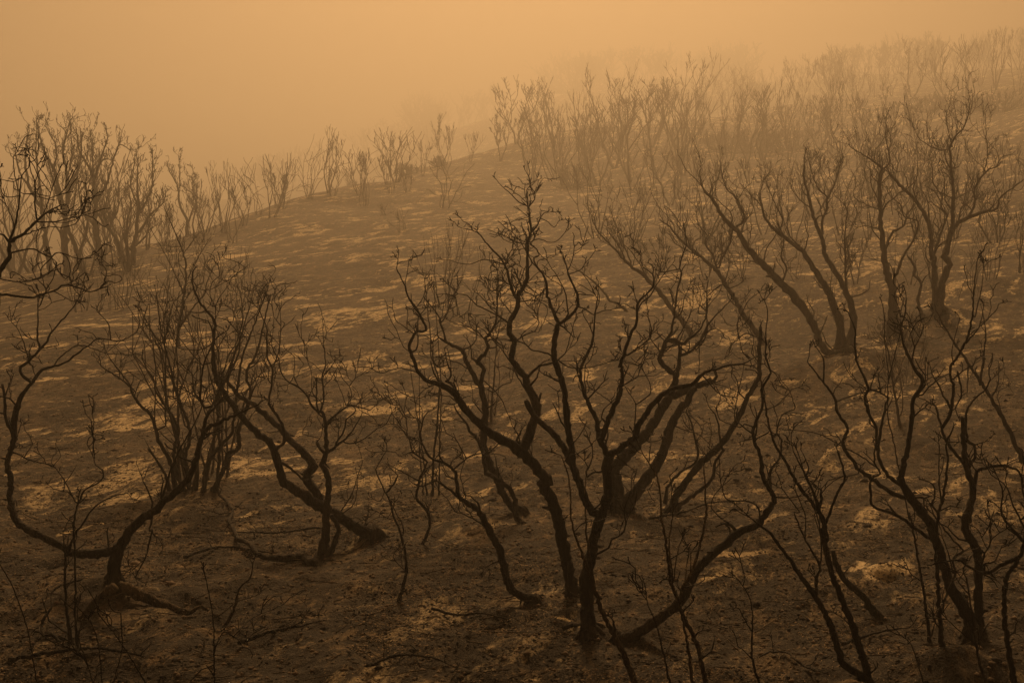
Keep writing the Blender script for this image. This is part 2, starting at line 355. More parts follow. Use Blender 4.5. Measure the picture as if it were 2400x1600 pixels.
+99,702,3.1 89,722,2.0 89,707,1.3
+110,677,2.6 89,656,1.3 84,651,1.0
+0,689,3.6 0,712,2.8 -5,733,2.0
@burnt_shrub|shrub|dense many-stemmed burnt shrub behind the left forked oak|burnt shrubs on the slope|tw=1.2
*398,1150,8.9 390,1119,7.7 378,1094,6.6 347,1051,4.6
*413,1150,12.2 398,1079,10.3 370,1028,8.8 357,977,7.4 319,938,6.0 304,900,4.9 306,906,4.8 281,886,3.9 237,858,2.6
*431,1150,10.2 413,1104,9.1 408,1053,7.9 418,1002,6.7 388,951,5.3 362,913,4.3 362,893,3.8 344,865,3.1 332,835,2.3
*446,1147,9.7 434,1079,8.6 446,1015,7.6 421,938,6.3 408,900,5.7 398,855,4.9 378,779,3.7 367,692,2.3
*457,1150,11.5 467,1053,9.4 485,977,7.8 505,938,6.9 520,893,5.9 548,855,4.9 561,819,4.1 559,784,3.4 536,753,2.6
*477,1153,9.7 485,1091,8.8 510,1053,8.1 543,1015,7.4 548,987,7.0 564,855,5.1 589,779,3.9 628,677,2.3
*500,1153,12.2 523,1104,11.2 536,1063,10.3 559,1048,9.8 561,1002,8.9 587,926,7.3 577,876,6.3 602,824,5.1 622,743,3.5 630,697,2.6
*508,1140,8.7 515,1058,7.5 513,1015,6.9 510,951,6.1 531,881,5.0 564,789,3.7 592,692,2.3
+388,998,4.1 388,855,2.9 385,753,2.0 393,702,1.5
+434,998,4.1 408,906,3.3 357,779,2.1 324,715,1.5
+362,983,3.6 365,881,2.6 357,779,1.5
+406,932,3.6 408,855,2.9 418,779,2.2 434,702,1.5
+316,916,3.6 255,835,2.0 242,804,1.5
+388,830,3.1 357,776,2.2 324,722,1.3
+385,804,3.1 398,740,2.2 408,707,1.7 434,684,1.3
+515,893,3.6 538,830,2.9 559,789,2.4 546,728,1.7 528,717,1.5
+559,789,3.1 569,753,2.6 566,702,2.0 548,641,1.3
+574,763,3.1 602,733,2.4 612,702,1.8 597,674,1.3
@burnt_tree|tree|slender oak with smooth bow-shaped trunk left of the forked oak|foreground burnt oaks|tw=0.9
*1256,1409,20.4 1217,1393,19.7 1192,1368,19.1 1179,1317,17.9 1166,1279,17.0 1143,1233,15.8 1126,1202,14.3 1100,1179,12.8 1074,1161,10.6 1072,1133,8.7 1067,1113,7.9 1069,1107,7.7 1046,1087,6.6 1013,1074,5.6 995,1054,4.8 985,1020,3.9 989,995,3.1 995,974,2.5 1006,962,2.0
+1077,1164,7.7 1049,1143,6.0 1023,1126,4.6 1008,1131,3.9 993,1138,3.1
+1064,1099,4.6 1087,1079,3.5 1100,1069,2.9 1128,1061,1.8
+1087,1079,2.6 1080,1051,2.0 1067,1026,1.5 1046,1015,1.0
+1092,1071,2.6 1074,1038,1.0
+1041,1084,3.6 1029,1064,2.9 1034,1038,2.1 1026,1020,1.5
+1001,1061,3.1 965,1059,2.4 937,1069,1.9 927,1059,1.7 904,1057,1.3
+990,995,3.1 978,980,2.5 952,974,1.8 937,949,1.0
+1131,1228,4.1 1108,1215,3.5 1080,1202,2.9 1067,1197,2.6 1052,1174,2.0 1029,1148,1.3
+1108,1212,2.0 1087,1184,1.0
+1171,1312,4.6 1156,1319,3.2 1143,1327,2.0
@burnt_sapling|sapling|thin twisted burnt sapling left of the bow-trunk oak|burnt saplings and suckers|tw=0.7
*934,1411,8.2 952,1342,7.0 949,1291,6.2 937,1243,5.4 921,1207,4.7 916,1177,4.2 901,1151,3.7 891,1126,3.3 881,1100,2.8 883,1099,2.8 904,1059,2.0
+944,1253,3.1 944,1230,2.6 929,1202,2.1 916,1177,1.5
+904,1155,5.6 924,1133,4.2 933,1113,3.1
+952,1337,2.6 934,1322,1.9 921,1304,1.4 927,1291,1.0
+901,1151,2.0 891,1174,1.4 876,1169,1.0
+924,1220,1.8 901,1210,1.4 883,1197,1.0
@burnt_sapling|sapling|hook-footed slim burnt sapling with tangled twigs beside the thin snag|burnt saplings and suckers|tw=1.0
*952,1273,8.7 978,1276,8.3 995,1266,7.9 1008,1217,7.1 993,1187,6.6 975,1166,6.1 980,1138,5.7 985,1117,5.3 1001,1082,4.7 970,1061,4.1 960,1031,3.2 952,1018,2.8 932,995,2.0
+988,1128,4.1 972,1122,3.6 947,1107,2.7 911,1089,1.5
+955,1020,2.6 952,980,2.0 947,967,1.8 952,929,1.2 948,913,1.0
+952,980,2.6 934,959,1.7 929,939,1.0
+972,1169,2.0 962,1148,1.5 944,1148,1.0
@burnt_tree|tree|oak with a heavy trunk lying low then sweeping up to the right of centre|foreground burnt oaks|tw=0.7
*1451,1504,28.1 1504,1476,26.3 1542,1450,25.0 1581,1422,23.6 1606,1391,22.4 1624,1348,21.7 1657,1310,20.8 1698,1277,19.9 1734,1246,18.3 1772,1228,16.8 1797,1200,14.8 1810,1182,13.6 1815,1166,12.8 1797,1138,11.5 1785,1105,10.2 1785,1080,9.6 1767,1029,8.3 1767,1001,7.7
+1767,1001,7.7 1787,952,6.6 1785,914,5.8 1805,876,5.0 1805,870,4.9 1795,832,4.1 1795,781,3.1 1799,730,2.1 1792,704,1.5
+1808,1159,7.1 1805,1105,6.1 1826,1074,5.3 1831,1029,4.4 1820,1016,4.1 1833,972,3.2 1861,960,2.7 1861,947,2.4 1851,914,1.8
+1818,1164,4.6 1843,1166,3.6 1869,1164,2.6
+1767,1001,3.6 1744,993,3.1 1734,1001,2.9 1688,983,2.0 1680,957,1.5
+1782,1217,4.6 1777,1189,4.1 1754,1174,3.7 1706,1171,3.0 1693,1143,2.5 1703,1118,2.0
+1729,1248,9.2 1713,1231,7.7 1698,1226,6.6
+1708,1223,3.6 1698,1220,3.4 1667,1189,2.5 1672,1164,2.0 1688,1143,1.5
+1795,960,2.6 1823,947,2.0 1843,927,1.4 1856,911,1.0
+1759,1029,2.6 1734,1034,1.9 1739,1046,1.5 1746,1029,1.0
+1800,862,2.6 1823,883,2.0 1815,893,1.7 1854,886,1.0
@burnt_tree|tree|pair of pale-flecked stems crossing each other, rising from the bottom right of centre|pale-flecked stems by the camera|d=10.5;tw=0.35
*1665,1634,12.8 1655,1600,12.2 1632,1506,10.6 1601,1442,9.4 1588,1399,8.7 1573,1366,8.0 1568,1328,7.4 1560,1264,6.2 1550,1213,5.3 1550,1194,5.0 1540,1118,3.7 1507,1064,2.6
*1629,1634,9.7 1624,1600,9.1 1611,1506,7.3 1598,1442,6.1
+1578,1363,5.1 1568,1277,3.8 1576,1213,2.9 1577,1182,2.4 1573,1156,2.0
+1596,1404,8.7 1598,1379,8.2 1619,1343,7.5 1644,1264,6.1 1655,1200,4.9 1655,1182,4.6 1649,1092,3.1
+1581,1353,3.1 1583,1322,2.5 1593,1274,1.5
+1604,1373,4.1 1609,1328,2.0
+1619,1343,4.1 1619,1297,2.0
@burnt_tree|tree|long thin flaking stem slanting across the forked oak trunk|pale-flecked stems by the camera|d=10.5;tw=0.3
*1504,1634,16.8 1489,1600,15.7 1466,1544,13.9 1443,1493,12.2 1415,1442,11.2 1397,1391,10.2 1377,1328,7.7 1351,1264,5.1 1338,1213,4.4 1338,1182,4.0 1333,1118,3.2 1315,1067,2.6
+1443,1501,7.7 1438,1455,5.6
+1394,1379,7.1 1382,1302,5.8 1374,1251,4.9 1374,1233,4.5 1371,1156,3.2 1377,1092,2.0
@burnt_tree|tree|two bare stems spreading in a narrow V at the lower right|foreground burnt oaks|tw=0.5;d=11
*2047,1621,19.9 2042,1598,19.3 1979,1557,17.3 1963,1519,16.2 1948,1468,14.8 1920,1412,13.1 1884,1358,11.3 1851,1310,9.7 1820,1269,7.3 1800,1243,5.8 1782,1231,4.8 1762,1215,3.6
*2042,1621,19.9 2037,1598,19.4 2024,1544,18.4 2004,1481,17.1 1979,1417,15.8 1953,1353,14.5 1935,1289,13.2 1925,1238,12.2 1938,1270,11.5 1928,1219,10.3 1902,1176,9.2 1871,1137,8.0 1846,1091,6.6 1826,1058,6.0 1815,1038,5.6 1800,987,4.7 1792,939,3.9 1782,888,3.1
+1912,1399,8.7 1915,1353,7.3 1922,1328,6.4 1902,1289,5.1 1882,1251,4.4 1861,1200,3.4 1874,1201,3.2 1851,1168,2.5 1833,1145,2.0
+1887,1262,3.6 1887,1206,2.6 1864,1150,1.5
+1938,1257,10.7 1933,1232,9.7 1912,1168,7.2 1887,1114,5.0 1871,1079,3.5 1859,1056,2.6
+1889,1114,4.1 1896,1096,3.4 1882,1063,2.0
+1933,1229,7.1 1963,1155,5.8 1979,1124,5.3 1976,1099,4.8 1963,1056,4.1
+1922,1188,6.1 1925,1150,5.6
+1912,1391,3.6 1910,1353,1.5
+1922,1328,4.1 1925,1277,3.2 1920,1226,2.4 1910,1193,1.8
+1887,1150,2.6 1917,1119,1.0
+2004,1481,3.1 1984,1455,2.0 1968,1442,1.3
@broken_log|log|thick broken charred log leaning on the V stems with its foot in pale ash|fallen and broken wood|tw=0
*2060,1446,17.9 2017,1391,15.5 1984,1363,14.1 1963,1328,12.8 1953,1289,10.2
+1979,1353,3.6 1963,1315,2.0
+1979,1343,3.1 1991,1328,2.0
@burnt_tree|tree|tall black oak with S-shaped stems standing in the right foreground|foreground burnt oaks|tw=0.45
*2277,1496,34.4 2272,1455,31.2 2254,1417,27.9 2229,1379,24.2 2213,1328,23.3 2198,1277,22.4 2183,1238,21.7 2183,1232,21.5 2162,1201,20.8 2137,1170,19.9 2119,1142,17.7 2109,1117,15.8
+2111,1124,15.3 2121,1079,13.0 2129,1043,11.2 2132,1022,10.2 2137,977,10.0 2139,938,9.9 2162,901,9.7 2162,886,9.2 2142,863,8.1 2134,842,7.3 2119,812,6.1 2111,766,4.7 2121,738,3.8 2124,697,2.6
+2121,1165,12.2 2086,1153,11.5 2050,1127,10.7 2017,1102,9.9 1999,1079,9.3 1979,1053,8.7 1976,1033,8.4 1986,1002,7.9 1963,966,7.2 1956,931,6.6 1933,900,5.1 1928,893,4.8 1892,847,2.6
+1930,896,4.6 1930,842,3.2 1912,812,2.3
+2110,1135,9.7 2081,1114,8.9 2063,1084,8.1 2058,1053,7.3 2063,1022,6.6 2070,977,5.8 2078,946,5.2 2081,933,4.9 2063,918,4.5 2042,913,4.1
+2055,1053,7.7 2053,1002,7.2 2037,971,6.8 2027,931,6.4 2037,913,6.2 2032,906,6.1 2027,886,5.7 2009,850,4.9 2004,804,4.0 2004,773,3.4 1989,733,2.6
+2055,916,5.1 2040,911,3.9 2045,893,2.6
+2065,916,3.6 2058,881,2.4 2063,870,2.0
+2139,845,4.6 2144,817,3.7 2162,776,2.4 2165,763,2.0
+2144,817,3.1 2132,776,2.2 2116,766,1.8
+2112,766,2.6 2109,735,1.9 2104,715,1.5
+2110,1117,3.6 2093,1028,3.1 2081,977,2.9 2081,900,2.5 2083,888,2.4 2073,791,1.9 2073,748,1.7 2068,712,1.5
+2083,888,3.1 2098,830,2.3 2111,776,1.5
+2183,1261,9.7 2144,1237,8.8 2101,1206,7.8 2050,1188,6.8 2040,1170,6.4 2042,1124,5.6 2063,1109,5.1 2050,1084,4.4 2050,1053,3.6
+2060,1099,3.6 2017,1068,3.1 1973,1045,2.7 1928,1020,2.3 1889,1010,2.0 1838,1007,1.5
+2129,1170,6.6 2152,1165,5.6 2165,1167,5.1
@burnt_tree|tree|upright black oak with knotted trunk near the right edge|foreground burnt oaks|tw=0.45
*2296,1486,23.0 2292,1404,21.6 2292,1353,20.7 2292,1302,19.9 2280,1271,19.5 2262,1238,19.1 2267,1200,18.6 2267,1219,18.4 2272,1181,16.6 2282,1155,15.3 2272,1117,14.1 2259,1053,12.2 2257,977,10.2
+2282,1145,9.7 2290,1104,8.5 2310,1096,7.9 2348,1091,6.8 2387,1104,5.7 2400,1142,4.6
+2267,1104,8.2 2285,1066,7.5 2282,1043,7.2 2267,1028,6.9 2264,977,6.1 2274,946,5.4 2308,913,4.3 2310,911,4.2 2320,888,3.6 2318,865,3.1
+2280,1043,3.6 2308,1035,2.0
+2257,1084,8.7 2221,1038,7.1 2206,1002,6.0 2193,951,4.6
+2208,1002,8.2 2229,964,7.6 2234,900,6.7 2229,893,6.6 2229,860,6.3 2246,835,6.0 2264,799,5.6 2280,740,4.4 2282,689,3.3 2290,613,1.8
+2264,804,4.6 2295,766,3.1 2305,722,1.8
+2295,766,2.3 2320,743,1.7 2338,722,1.3
+2285,743,3.1 2300,677,2.2 2305,628,1.5
+2234,888,4.1 2249,876,3.4 2280,855,2.0
+2244,870,5.1 2254,919,4.0 2239,957,3.1
+2236,855,3.1 2231,822,2.6 2249,745,1.5
+2229,957,6.1 2208,921,4.7 2203,906,4.2 2193,891,3.6
+2282,692,2.6 2267,666,1.3
@burnt_sapling|sapling|group of thin upright stems beside the curving oak at lower right|burnt saplings and suckers|tw=0.3
*2180,1504,8.2 2167,1404,6.8 2157,1340,5.9 2144,1264,4.9 2132,1200,4.0 2132,1219,3.8 2121,1168,3.1
*2206,1516,11.7 2201,1430,10.5 2198,1353,9.3 2193,1277,8.2 2201,1193,7.0 2211,1168,6.6 2221,1079,5.2 2218,1043,4.7 2234,1002,4.1
+2206,1178,4.1 2201,1117,3.1 2201,1040,1.8
+2206,1437,6.1 2221,1384,5.7 2239,1343,5.4 2234,1307,5.1 2257,1289,4.9 2229,1259,4.6 2188,1205,4.1
+2234,1343,3.6 2221,1289,2.5 2208,1256,1.8
+2198,1201,5.6 2183,1181,5.0 2190,1168,4.6 2190,1142,4.0 2180,1130,3.6
@burnt_tree|tree|dark flaking oak at the right edge with knobbly horizontal limb|foreground burnt oaks|d=11;tw=0.5
*2382,1634,14.8 2377,1600,14.3 2361,1506,12.9 2354,1430,11.8 2359,1353,10.6 2387,1310,9.9 2400,1277,9.3 2407,1232,8.7
+2384,1305,11.7 2343,1325,10.0 2326,1338,9.2 2297,1340,7.9 2272,1328,6.6 2246,1312,5.3 2208,1317,3.6
+2308,1320,4.6 2331,1315,3.8 2346,1284,2.6
+2300,1328,5.1 2308,1297,4.3 2320,1277,3.7 2323,1254,3.1
+2305,1345,4.1 2338,1361,2.0
+2400,1270,7.7 2348,1206,5.2 2351,1155,3.7 2338,1117,2.6
+2407,1247,5.6 2374,1181,4.0 2356,1137,3.0 2323,1112,2.0
+2410,1206,5.1 2394,1130,3.3 2400,1079,2.0
*2320,1634,7.7 2310,1600,7.1 2285,1506,5.7 2277,1430,4.5 2267,1366,3.6 2257,1333,3.1
+2272,1394,4.1 2246,1363,2.0
@burnt_tree|tree|hazy oak with three thick stems leaning left on the right slope|oaks on the right slope|tw=1.3
*1989,822,20.4 1948,830,20.2 1922,804,20.0 1915,779,19.9 1897,743,21.4 1871,707,23.0 1838,671,21.5 1813,646,20.4 1800,630,19.6 1780,612,18.5 1754,582,16.8 1734,551,14.5 1713,526,12.4 1693,508,10.7 1684,493,10.0 1669,465,8.7 1651,447,7.7
*1968,814,24.2 1971,784,23.0 1963,743,21.4 1943,689,19.1 1922,651,16.7 1902,620,14.6 1889,600,13.2 1873,579,11.7 1850,565,10.5 1827,549,9.3 1796,516,7.4 1784,478,5.6
*1989,809,23.0 2002,753,20.2 1989,702,17.8 1973,664,15.8 1953,631,14.3 1935,600,12.8 1927,561,11.2 1916,533,10.2 1901,490,8.7 1894,455,7.5 1885,420,6.3 1885,385,5.1
+1651,447,4.6 1643,427,3.3 1638,396,1.5
+1728,529,7.1 1748,516,6.4 1733,478,5.1 1720,457,4.3 1702,442,3.6 1689,396,2.0
+1833,663,6.1 1843,628,5.2 1831,602,4.5 1838,559,3.4 1823,526,2.4 1820,500,1.8
+1718,531,6.1 1711,571,4.4 1693,597,3.1 1683,620,2.0
+1824,549,4.6 1835,516,3.8 1817,478,2.8 1796,427,1.5
+1927,549,7.5 1927,518,6.6 1937,490,5.7 1939,462,4.9 1953,439,4.0 1967,397,2.7 1976,362,1.6
+1984,684,7.7 1981,626,6.1 1981,584,5.1 1981,537,3.9 1986,490,2.6 1967,467,1.9
+1901,490,4.2 1873,467,2.7 1855,444,1.4
+1939,462,4.2 1916,439,3.4 1901,397,2.3 1892,362,1.4
+1784,478,4.6 1781,452,3.4 1794,414,1.5
+1785,622,4.1 1759,612,3.0 1721,615,1.5
+1734,554,4.1 1749,513,2.6 1757,480,1.5
@burnt_tree|tree|hazy oak with pale straight trunk right of the three-stemmed slope oak|oaks on the right slope|tw=1.2
*2096,779,30.6 2093,728,26.1 2091,677,21.7 2078,638,19.1 2073,600,16.6 2068,561,14.0 2063,514,12.9 2063,467,11.7 2061,427,10.8 2068,397,9.4
+2068,394,6.1 2047,378,4.9 2026,364,3.7 2000,350,2.4 1989,338,1.7
+2065,397,5.6 2084,385,4.9 2084,362,4.1 2077,331,3.0 2076,285,1.5
+2093,674,8.2 2104,633,7.1 2119,600,6.2 2124,586,5.9 2145,556,5.0 2152,518,4.1 2119,509,3.2 2112,481,2.5 2091,465,1.9
+2079,575,7.5 2089,549,6.5 2119,528,5.1 2126,502,4.2 2143,483,3.3
+2061,490,3.7 2033,481,3.0 2002,462,2.0 2002,444,1.5 2011,434,1.2
+2061,537,3.3 2035,530,2.6 2004,530,1.7 1990,514,1.2
+2063,432,3.7 2044,413,2.5 2037,385,1.2
@burnt_tree|tree|largest hazy oak on the right slope with wide round crown|oaks on the right slope|tw=1.4
*2193,728,17.3 2190,664,15.5 2188,600,13.6 2185,607,13.4 2182,549,11.7 2173,514,10.9 2154,481,10.1 2131,455,9.4 2107,432,8.7 2084,404,8.0
*2203,728,23.5 2208,664,20.6 2223,620,18.5 2215,600,17.6 2224,561,15.5 2234,533,14.0 2253,518,12.4 2283,504,10.0 2337,488,6.1 2341,467,5.2 2372,441,3.7 2400,420,2.3
+2231,533,11.7 2234,490,10.2 2234,444,8.6 2230,397,7.0 2228,362,5.9 2225,347,5.5 2240,319,4.5 2261,296,3.5 2272,253,2.2 2270,238,1.7
+2225,349,3.8 2198,351,3.2 2176,340,2.8 2151,321,2.1 2136,285,1.3
+2232,345,3.4 2223,306,2.2 2217,274,1.3
+2253,518,8.4 2276,500,7.5 2285,467,6.4 2283,444,5.7 2299,416,4.7 2318,397,3.9 2336,391,3.3 2346,370,2.5 2372,362,1.7
+2308,402,3.4 2315,359,2.7 2312,328,2.2 2310,270,1.3
+2189,596,8.0 2201,561,7.1 2213,526,6.2 2222,502,5.6 2206,488,5.1 2206,455,4.4 2189,432,3.7 2185,397,2.9 2182,373,2.3
+2248,521,4.7 2253,486,3.2 2283,467,1.6
+2236,467,4.2 2267,451,2.4 2283,444,1.4
+2234,495,3.7 2215,467,3.1 2213,420,2.1 2201,385,1.4
+2084,404,3.7 2061,390,2.7 2037,364,1.4
+2154,481,3.7 2140,444,3.0 2150,409,2.3 2150,362,1.4
@burnt_tree|tree|small forked oak between the two hazy slope oaks|oaks on the right slope|tw=0.6
*2158,738,10.2 2152,697,8.8 2160,664,7.6 2144,646,6.9 2144,626,6.2 2127,600,5.1
+2160,664,4.6 2170,646,2.8 2180,642,1.8
@burnt_tree|tree|mid-distance oak leaning left behind the right-leaning clump|oaks on the right slope|tw=1.3
*1790,801,15.8 1772,776,15.1 1746,742,14.2 1718,691,13.0 1698,663,12.2 1683,638,11.0 1657,615,9.6 1619,584,7.7 1593,559,6.0 1570,533,4.4 1547,515,3.1
+1680,635,6.6 1670,594,5.4 1652,571,4.5 1657,551,3.8 1637,526,2.8 1632,500,2.0
+1685,628,6.1 1698,594,4.7 1711,571,3.6 1711,533,2.0
+1619,584,3.6 1611,559,3.0 1588,526,2.1 1593,500,1.5
+1642,602,4.1 1616,589,3.3 1581,569,2.1 1570,551,1.5
+1698,663,3.6 1708,628,2.4 1708,602,1.5
@burnt_tree|tree|low oak stretching left over the pale ash behind the twin oak|oaks on the right slope|tw=1.3
*1624,788,14.8 1601,755,14.0 1576,724,13.3 1530,666,11.8 1509,643,11.2 1484,628,8.9 1463,607,6.6 1438,582,5.4 1422,564,4.6 1402,543,3.7 1387,513,2.6
+1463,602,4.6 1443,564,2.8 1422,538,1.5
+1479,615,4.6 1453,551,2.9 1433,500,1.5
+1519,653,4.1 1494,610,2.9 1479,589,2.4 1453,564,1.5
@burnt_sapling|sapling|solitary thin bent stem arching left on the bare slope|burnt saplings and suckers|tw=0.2
*1468,730,7.7 1451,712,6.8 1430,704,6.1 1415,684,5.2 1389,658,4.0 1341,625,2.0
+1407,676,3.1 1377,648,2.2 1351,628,1.5
@burnt_tree|tree|pale slender forked tree behind the left shrub|burnt shrubs on the slope|tw=0.8
*418,812,9.2 418,773,8.4 434,677,6.2 434,607,4.7 398,518,2.7 383,480,1.8
+423,766,6.6 457,715,4.8 480,689,3.8 485,664,3.0 500,626,1.8
+431,689,4.1 403,626,3.0 360,548,1.5
+441,651,3.1 467,600,2.1 490,561,1.3
@burnt_tree|tree|tall hazy oak at the right end of the high crowned group on the left|hazy oaks along the left ridge|tw=2.0
*246,633,15.8 230,556,12.9 224,480,10.1 219,429,8.2 217,413,7.7
+217,416,7.7 209,393,6.5 186,352,4.4 179,301,2.0
+222,416,6.6 240,357,4.3 253,321,2.8 247,301,2.0
+226,474,7.7 250,434,6.1 265,378,4.2 281,339,2.9 304,352,2.0
+217,413,4.6 217,365,3.3 212,309,1.8
+224,543,3.6 209,505,2.4 199,474,1.5
+230,393,4.6 245,372,3.1 270,378,1.5
@burnt_tree|tree|darkest oak of the hazy left row, with upright branches|hazy oaks along the left ridge|tw=2.0
*309,622,15.8 319,543,11.3 324,480,7.8 321,429,4.9 324,378,2.0
+319,574,6.6 339,556,4.4 357,531,1.8
+327,543,8.2 352,505,5.7 383,474,3.4 388,449,2.0
+327,500,7.1 355,441,4.8 357,365,2.0
+321,480,5.1 306,429,3.6 316,378,2.0
+311,589,6.6 293,569,4.4 288,538,1.8
@burnt_tree|tree|crooked oak with a curling root between the tall and dark ridge oaks|hazy oaks along the left ridge|tw=1.6
*286,602,10.7 263,543,7.2 250,526,6.0 240,495,4.2 255,459,2.0
+255,531,5.1 276,495,3.7 276,449,2.0
*301,612,6.6 293,543,4.5 288,492,3.0 278,454,1.8
@burnt_tree|tree|high-crowned hazy oak topping the left group|hazy oaks along the left ridge|tw=2.0
*158,645,18.4 153,569,14.9 153,505,12.0 143,467,10.2 128,403,7.3 102,352,4.8 89,301,2.6
+153,500,11.2 158,416,7.7 148,352,5.0 163,288,2.3
+161,444,7.7 189,378,4.9 189,301,2.0
+125,403,6.1 133,352,4.2 110,301,2.0
+158,416,5.1 168,365,3.7 166,301,2.0
@burnt_tree|tree|dense hazy oak crown rising behind the black edge branches|hazy oaks along the left ridge|tw=2.0
*122,648,16.3 107,569,13.1 97,492,10.1 71,441,7.9 59,378,5.3 66,309,2.6
+99,495,8.7 92,429,6.5 84,352,3.9 87,296,2.0
+71,444,6.6 46,403,4.8 36,352,2.8 51,342,2.0
@burnt_tree|tree|hazy leaning stem among trunks under the high-crowned oak|hazy oaks along the left ridge|tw=1.6
*194,643,15.3 179,582,12.6 163,543,10.9 143,480,8.0 122,416,5.1 107,357,2.6
+158,531,6.1 173,480,4.8 179,429,3.6 184,365,2.0
@burnt_tree|tree|small forked oak on the left ridge with low curved arms|hazy oaks along the left ridge|tw=1.6
*439,556,9.7 439,518,8.0 421,480,6.1 418,441,4.4 398,403,2.5 393,388,1.8
+443,518,5.6 459,467,3.7 434,441,2.4 418,434,1.8
+421,441,4.1 421,393,2.5 418,365,1.5
*459,559,4.6 452,526,3.9 459,480,2.9 449,416,1.5
@fallen_branch|log|long snaking fallen branch on dark soil left of centre|fallen and broken wood|ground=1;tw=0.15
*745,1322,23.0 704,1307,20.4 640,1307,15.7 602,1299,12.8 589,1277,11.7 556,1261,10.2 548,1238,9.2 536,1218,8.2 546,1195,7.2 515,1159,5.3 510,1144,4.6
+591,1289,5.6 594,1264,4.6
@fallen_branch|log|thin straight fallen branch lying across the slope behind the snaking log|fallen and broken wood|ground=1;tw=0.1
*755,1236,6.1 724,1237,5.6 666,1247,4.7 602,1247,3.7 500,1243,2.0
@fallen_branch|log|thin arched fallen branch on the ash at the lower right|fallen and broken wood|ground=1;tw=0.1
*1780,1539,3.6 1805,1527,4.2 1846,1529,5.0 1877,1555,5.9 1910,1570,6.6
@broken_stump|stump|split charred stump with two fallen arms under the left forked oak|fallen and broken wood|ground=.08;tw=0.1
*186,1455,15.3 230,1404,19.6 270,1373,23.0
*444,1440,23.0 383,1417,24.8 332,1394,26.4 278,1373,28.1
+444,1435,10.2 472,1422,8.6 510,1445,6.3 526,1476,4.6
+520,1476,12.8 561,1501,8.0 597,1516,4.1
+523,1470,8.7 548,1430,6.9 561,1379,5.0 587,1353,3.7 592,1322,2.6
+523,1435,3.1 556,1409,2.6 599,1396,2.0
@burnt_sapling|sapling|Y-shaped dark sapling in front of the left oak's low limb|burnt saplings and suckers|d=13;tw=0.5
*163,1483,7.7 156,1430,7.0 153,1379,6.5 153,1302,5.6
+153,1315,5.1 148,1246,1.5
+156,1302,6.6 176,1251,5.5 199,1220,4.6 209,1201,4.2 230,1181,3.6 265,1163,2.7 296,1155,2.0
*179,1486,5.6 176,1404,5.3 176,1302,5.0 173,1224,4.7 184,1178,4.6
+184,1178,4.6 202,1145,4.0 230,1132,3.5 242,1117,3.2 240,1102,2.9 224,1089,2.6 217,1066,2.2 204,1040,1.8 209,1025,1.5
+184,1178,3.6 176,1173,3.4 153,1130,2.6 128,1094,1.9 107,1086,1.5
+222,1073,2.3 217,1015,1.8 213,984,1.5
+218,1066,2.3 219,1040,1.6 224,1031,1.3
@burnt_root|root|twisted looping root at the lower left under the Y-shaped sapling|fallen and broken wood|ground=.4;tw=0
*143,1506,8.7 122,1486,8.0 102,1488,7.6 99,1455,6.9 120,1424,6.1 122,1404,5.6 120,1391,5.3 138,1373,4.8 191,1358,3.6
*189,1491,10.2 153,1501,9.1 128,1486,8.3 107,1483,7.7
@burnt_sapling|sapling|faint slim sapling standing on the pale slope behind the curving oak|burnt saplings and suckers|tw=0.8
*2110,998,7.7 2101,944,6.3 2096,919,5.6 2088,855,4.0 2081,817,3.1 2068,779,2.0
+2096,906,3.6 2081,868,2.0 2065,855,1.3
@burnt_tree|tree|faint oak leaning left behind the upright black oak|oaks on the right slope|tw=0.9
*2400,1084,12.2 2361,1000,10.2 2323,932,8.4 2297,893,7.3 2272,855,6.3 2246,817,5.3 2213,766,3.9 2198,733,3.1
+2297,901,6.6 2310,791,3.7 2303,728,2.0
+2320,932,5.1 2338,906,3.9 2341,855,2.0
+2269,855,4.6 2267,919,2.0
@burnt_sapling|sapling|bundle of tall straight pale sticks in front of the bare slope|burnt saplings and suckers|tw=0.2
*1013,1161,6.1 1018,1056,5.2 1026,980,4.5 1029,903,3.8 1013,827,3.1 998,681,1.8
*1001,1161,4.1 993,1082,3.4 978,980,2.6 960,852,1.5
*1029,1159,4.1 1031,1031,3.4 1034,929,2.9 1029,827,2.3 1018,681,1.5
*993,1159,3.6 983,1056,2.8 983,954,2.1 983,878,1.5
@burnt_sapling|sapling|thin pale sticks rising mid-slope just left of the tall middle oak|burnt saplings and suckers|tw=0.3
*1151,987,6.6 1154,929,5.4 1159,878,4.4 1164,801,2.8 1174,750,1.8
*1159,974,3.6 1171,878,2.2 1151,839,1.5
*1143,980,3.1 1146,903,2.3 1148,827,1.5
@burnt_sapling|sapling|hair-thin bare twig leaning in the lower left corner|burnt saplings and suckers|d=9.5;tw=0.2
*97,1634,3.1 87,1600,2.9 66,1481,2.2 46,1417,1.8 26,1366,1.5 0,1322,1.3
@burnt_sapling|sapling|thin crossing twigs at the bottom edge left of centre|burnt saplings and suckers|d=9.5;tw=0.4
*357,1634,4.6 342,1600,4.1 281,1501,2.6 230,1437,1.5
*260,1634,3.6 270,1583,3.0 286,1519,2.4 283,1435,1.5
*242,1634,3.1 240,1600,2.7 230,1506,1.7 217,1465,1.3
*230,1634,3.1 219,1600,2.6 199,1537,1.6 189,1514,1.3
@burnt_sapling|sapling|thin upright twig at the bottom beside the stump arm|burnt saplings and suckers|d=9.8;tw=0.5
*510,1634,4.6 503,1600,4.2 500,1455,2.6 485,1366,1.5
+500,1557,3.1 472,1570,2.2 446,1595,1.3
+500,1532,3.1 523,1481,2.0 556,1496,1.3
@burnt_sapling|sapling|slim flaking twig rising just right of the crossing oak roots|burnt saplings and suckers|d=10;tw=0.2
*1581,1634,6.6 1570,1600,6.0 1555,1532,4.8 1540,1468,3.6 1519,1417,2.6 1514,1386,2.0
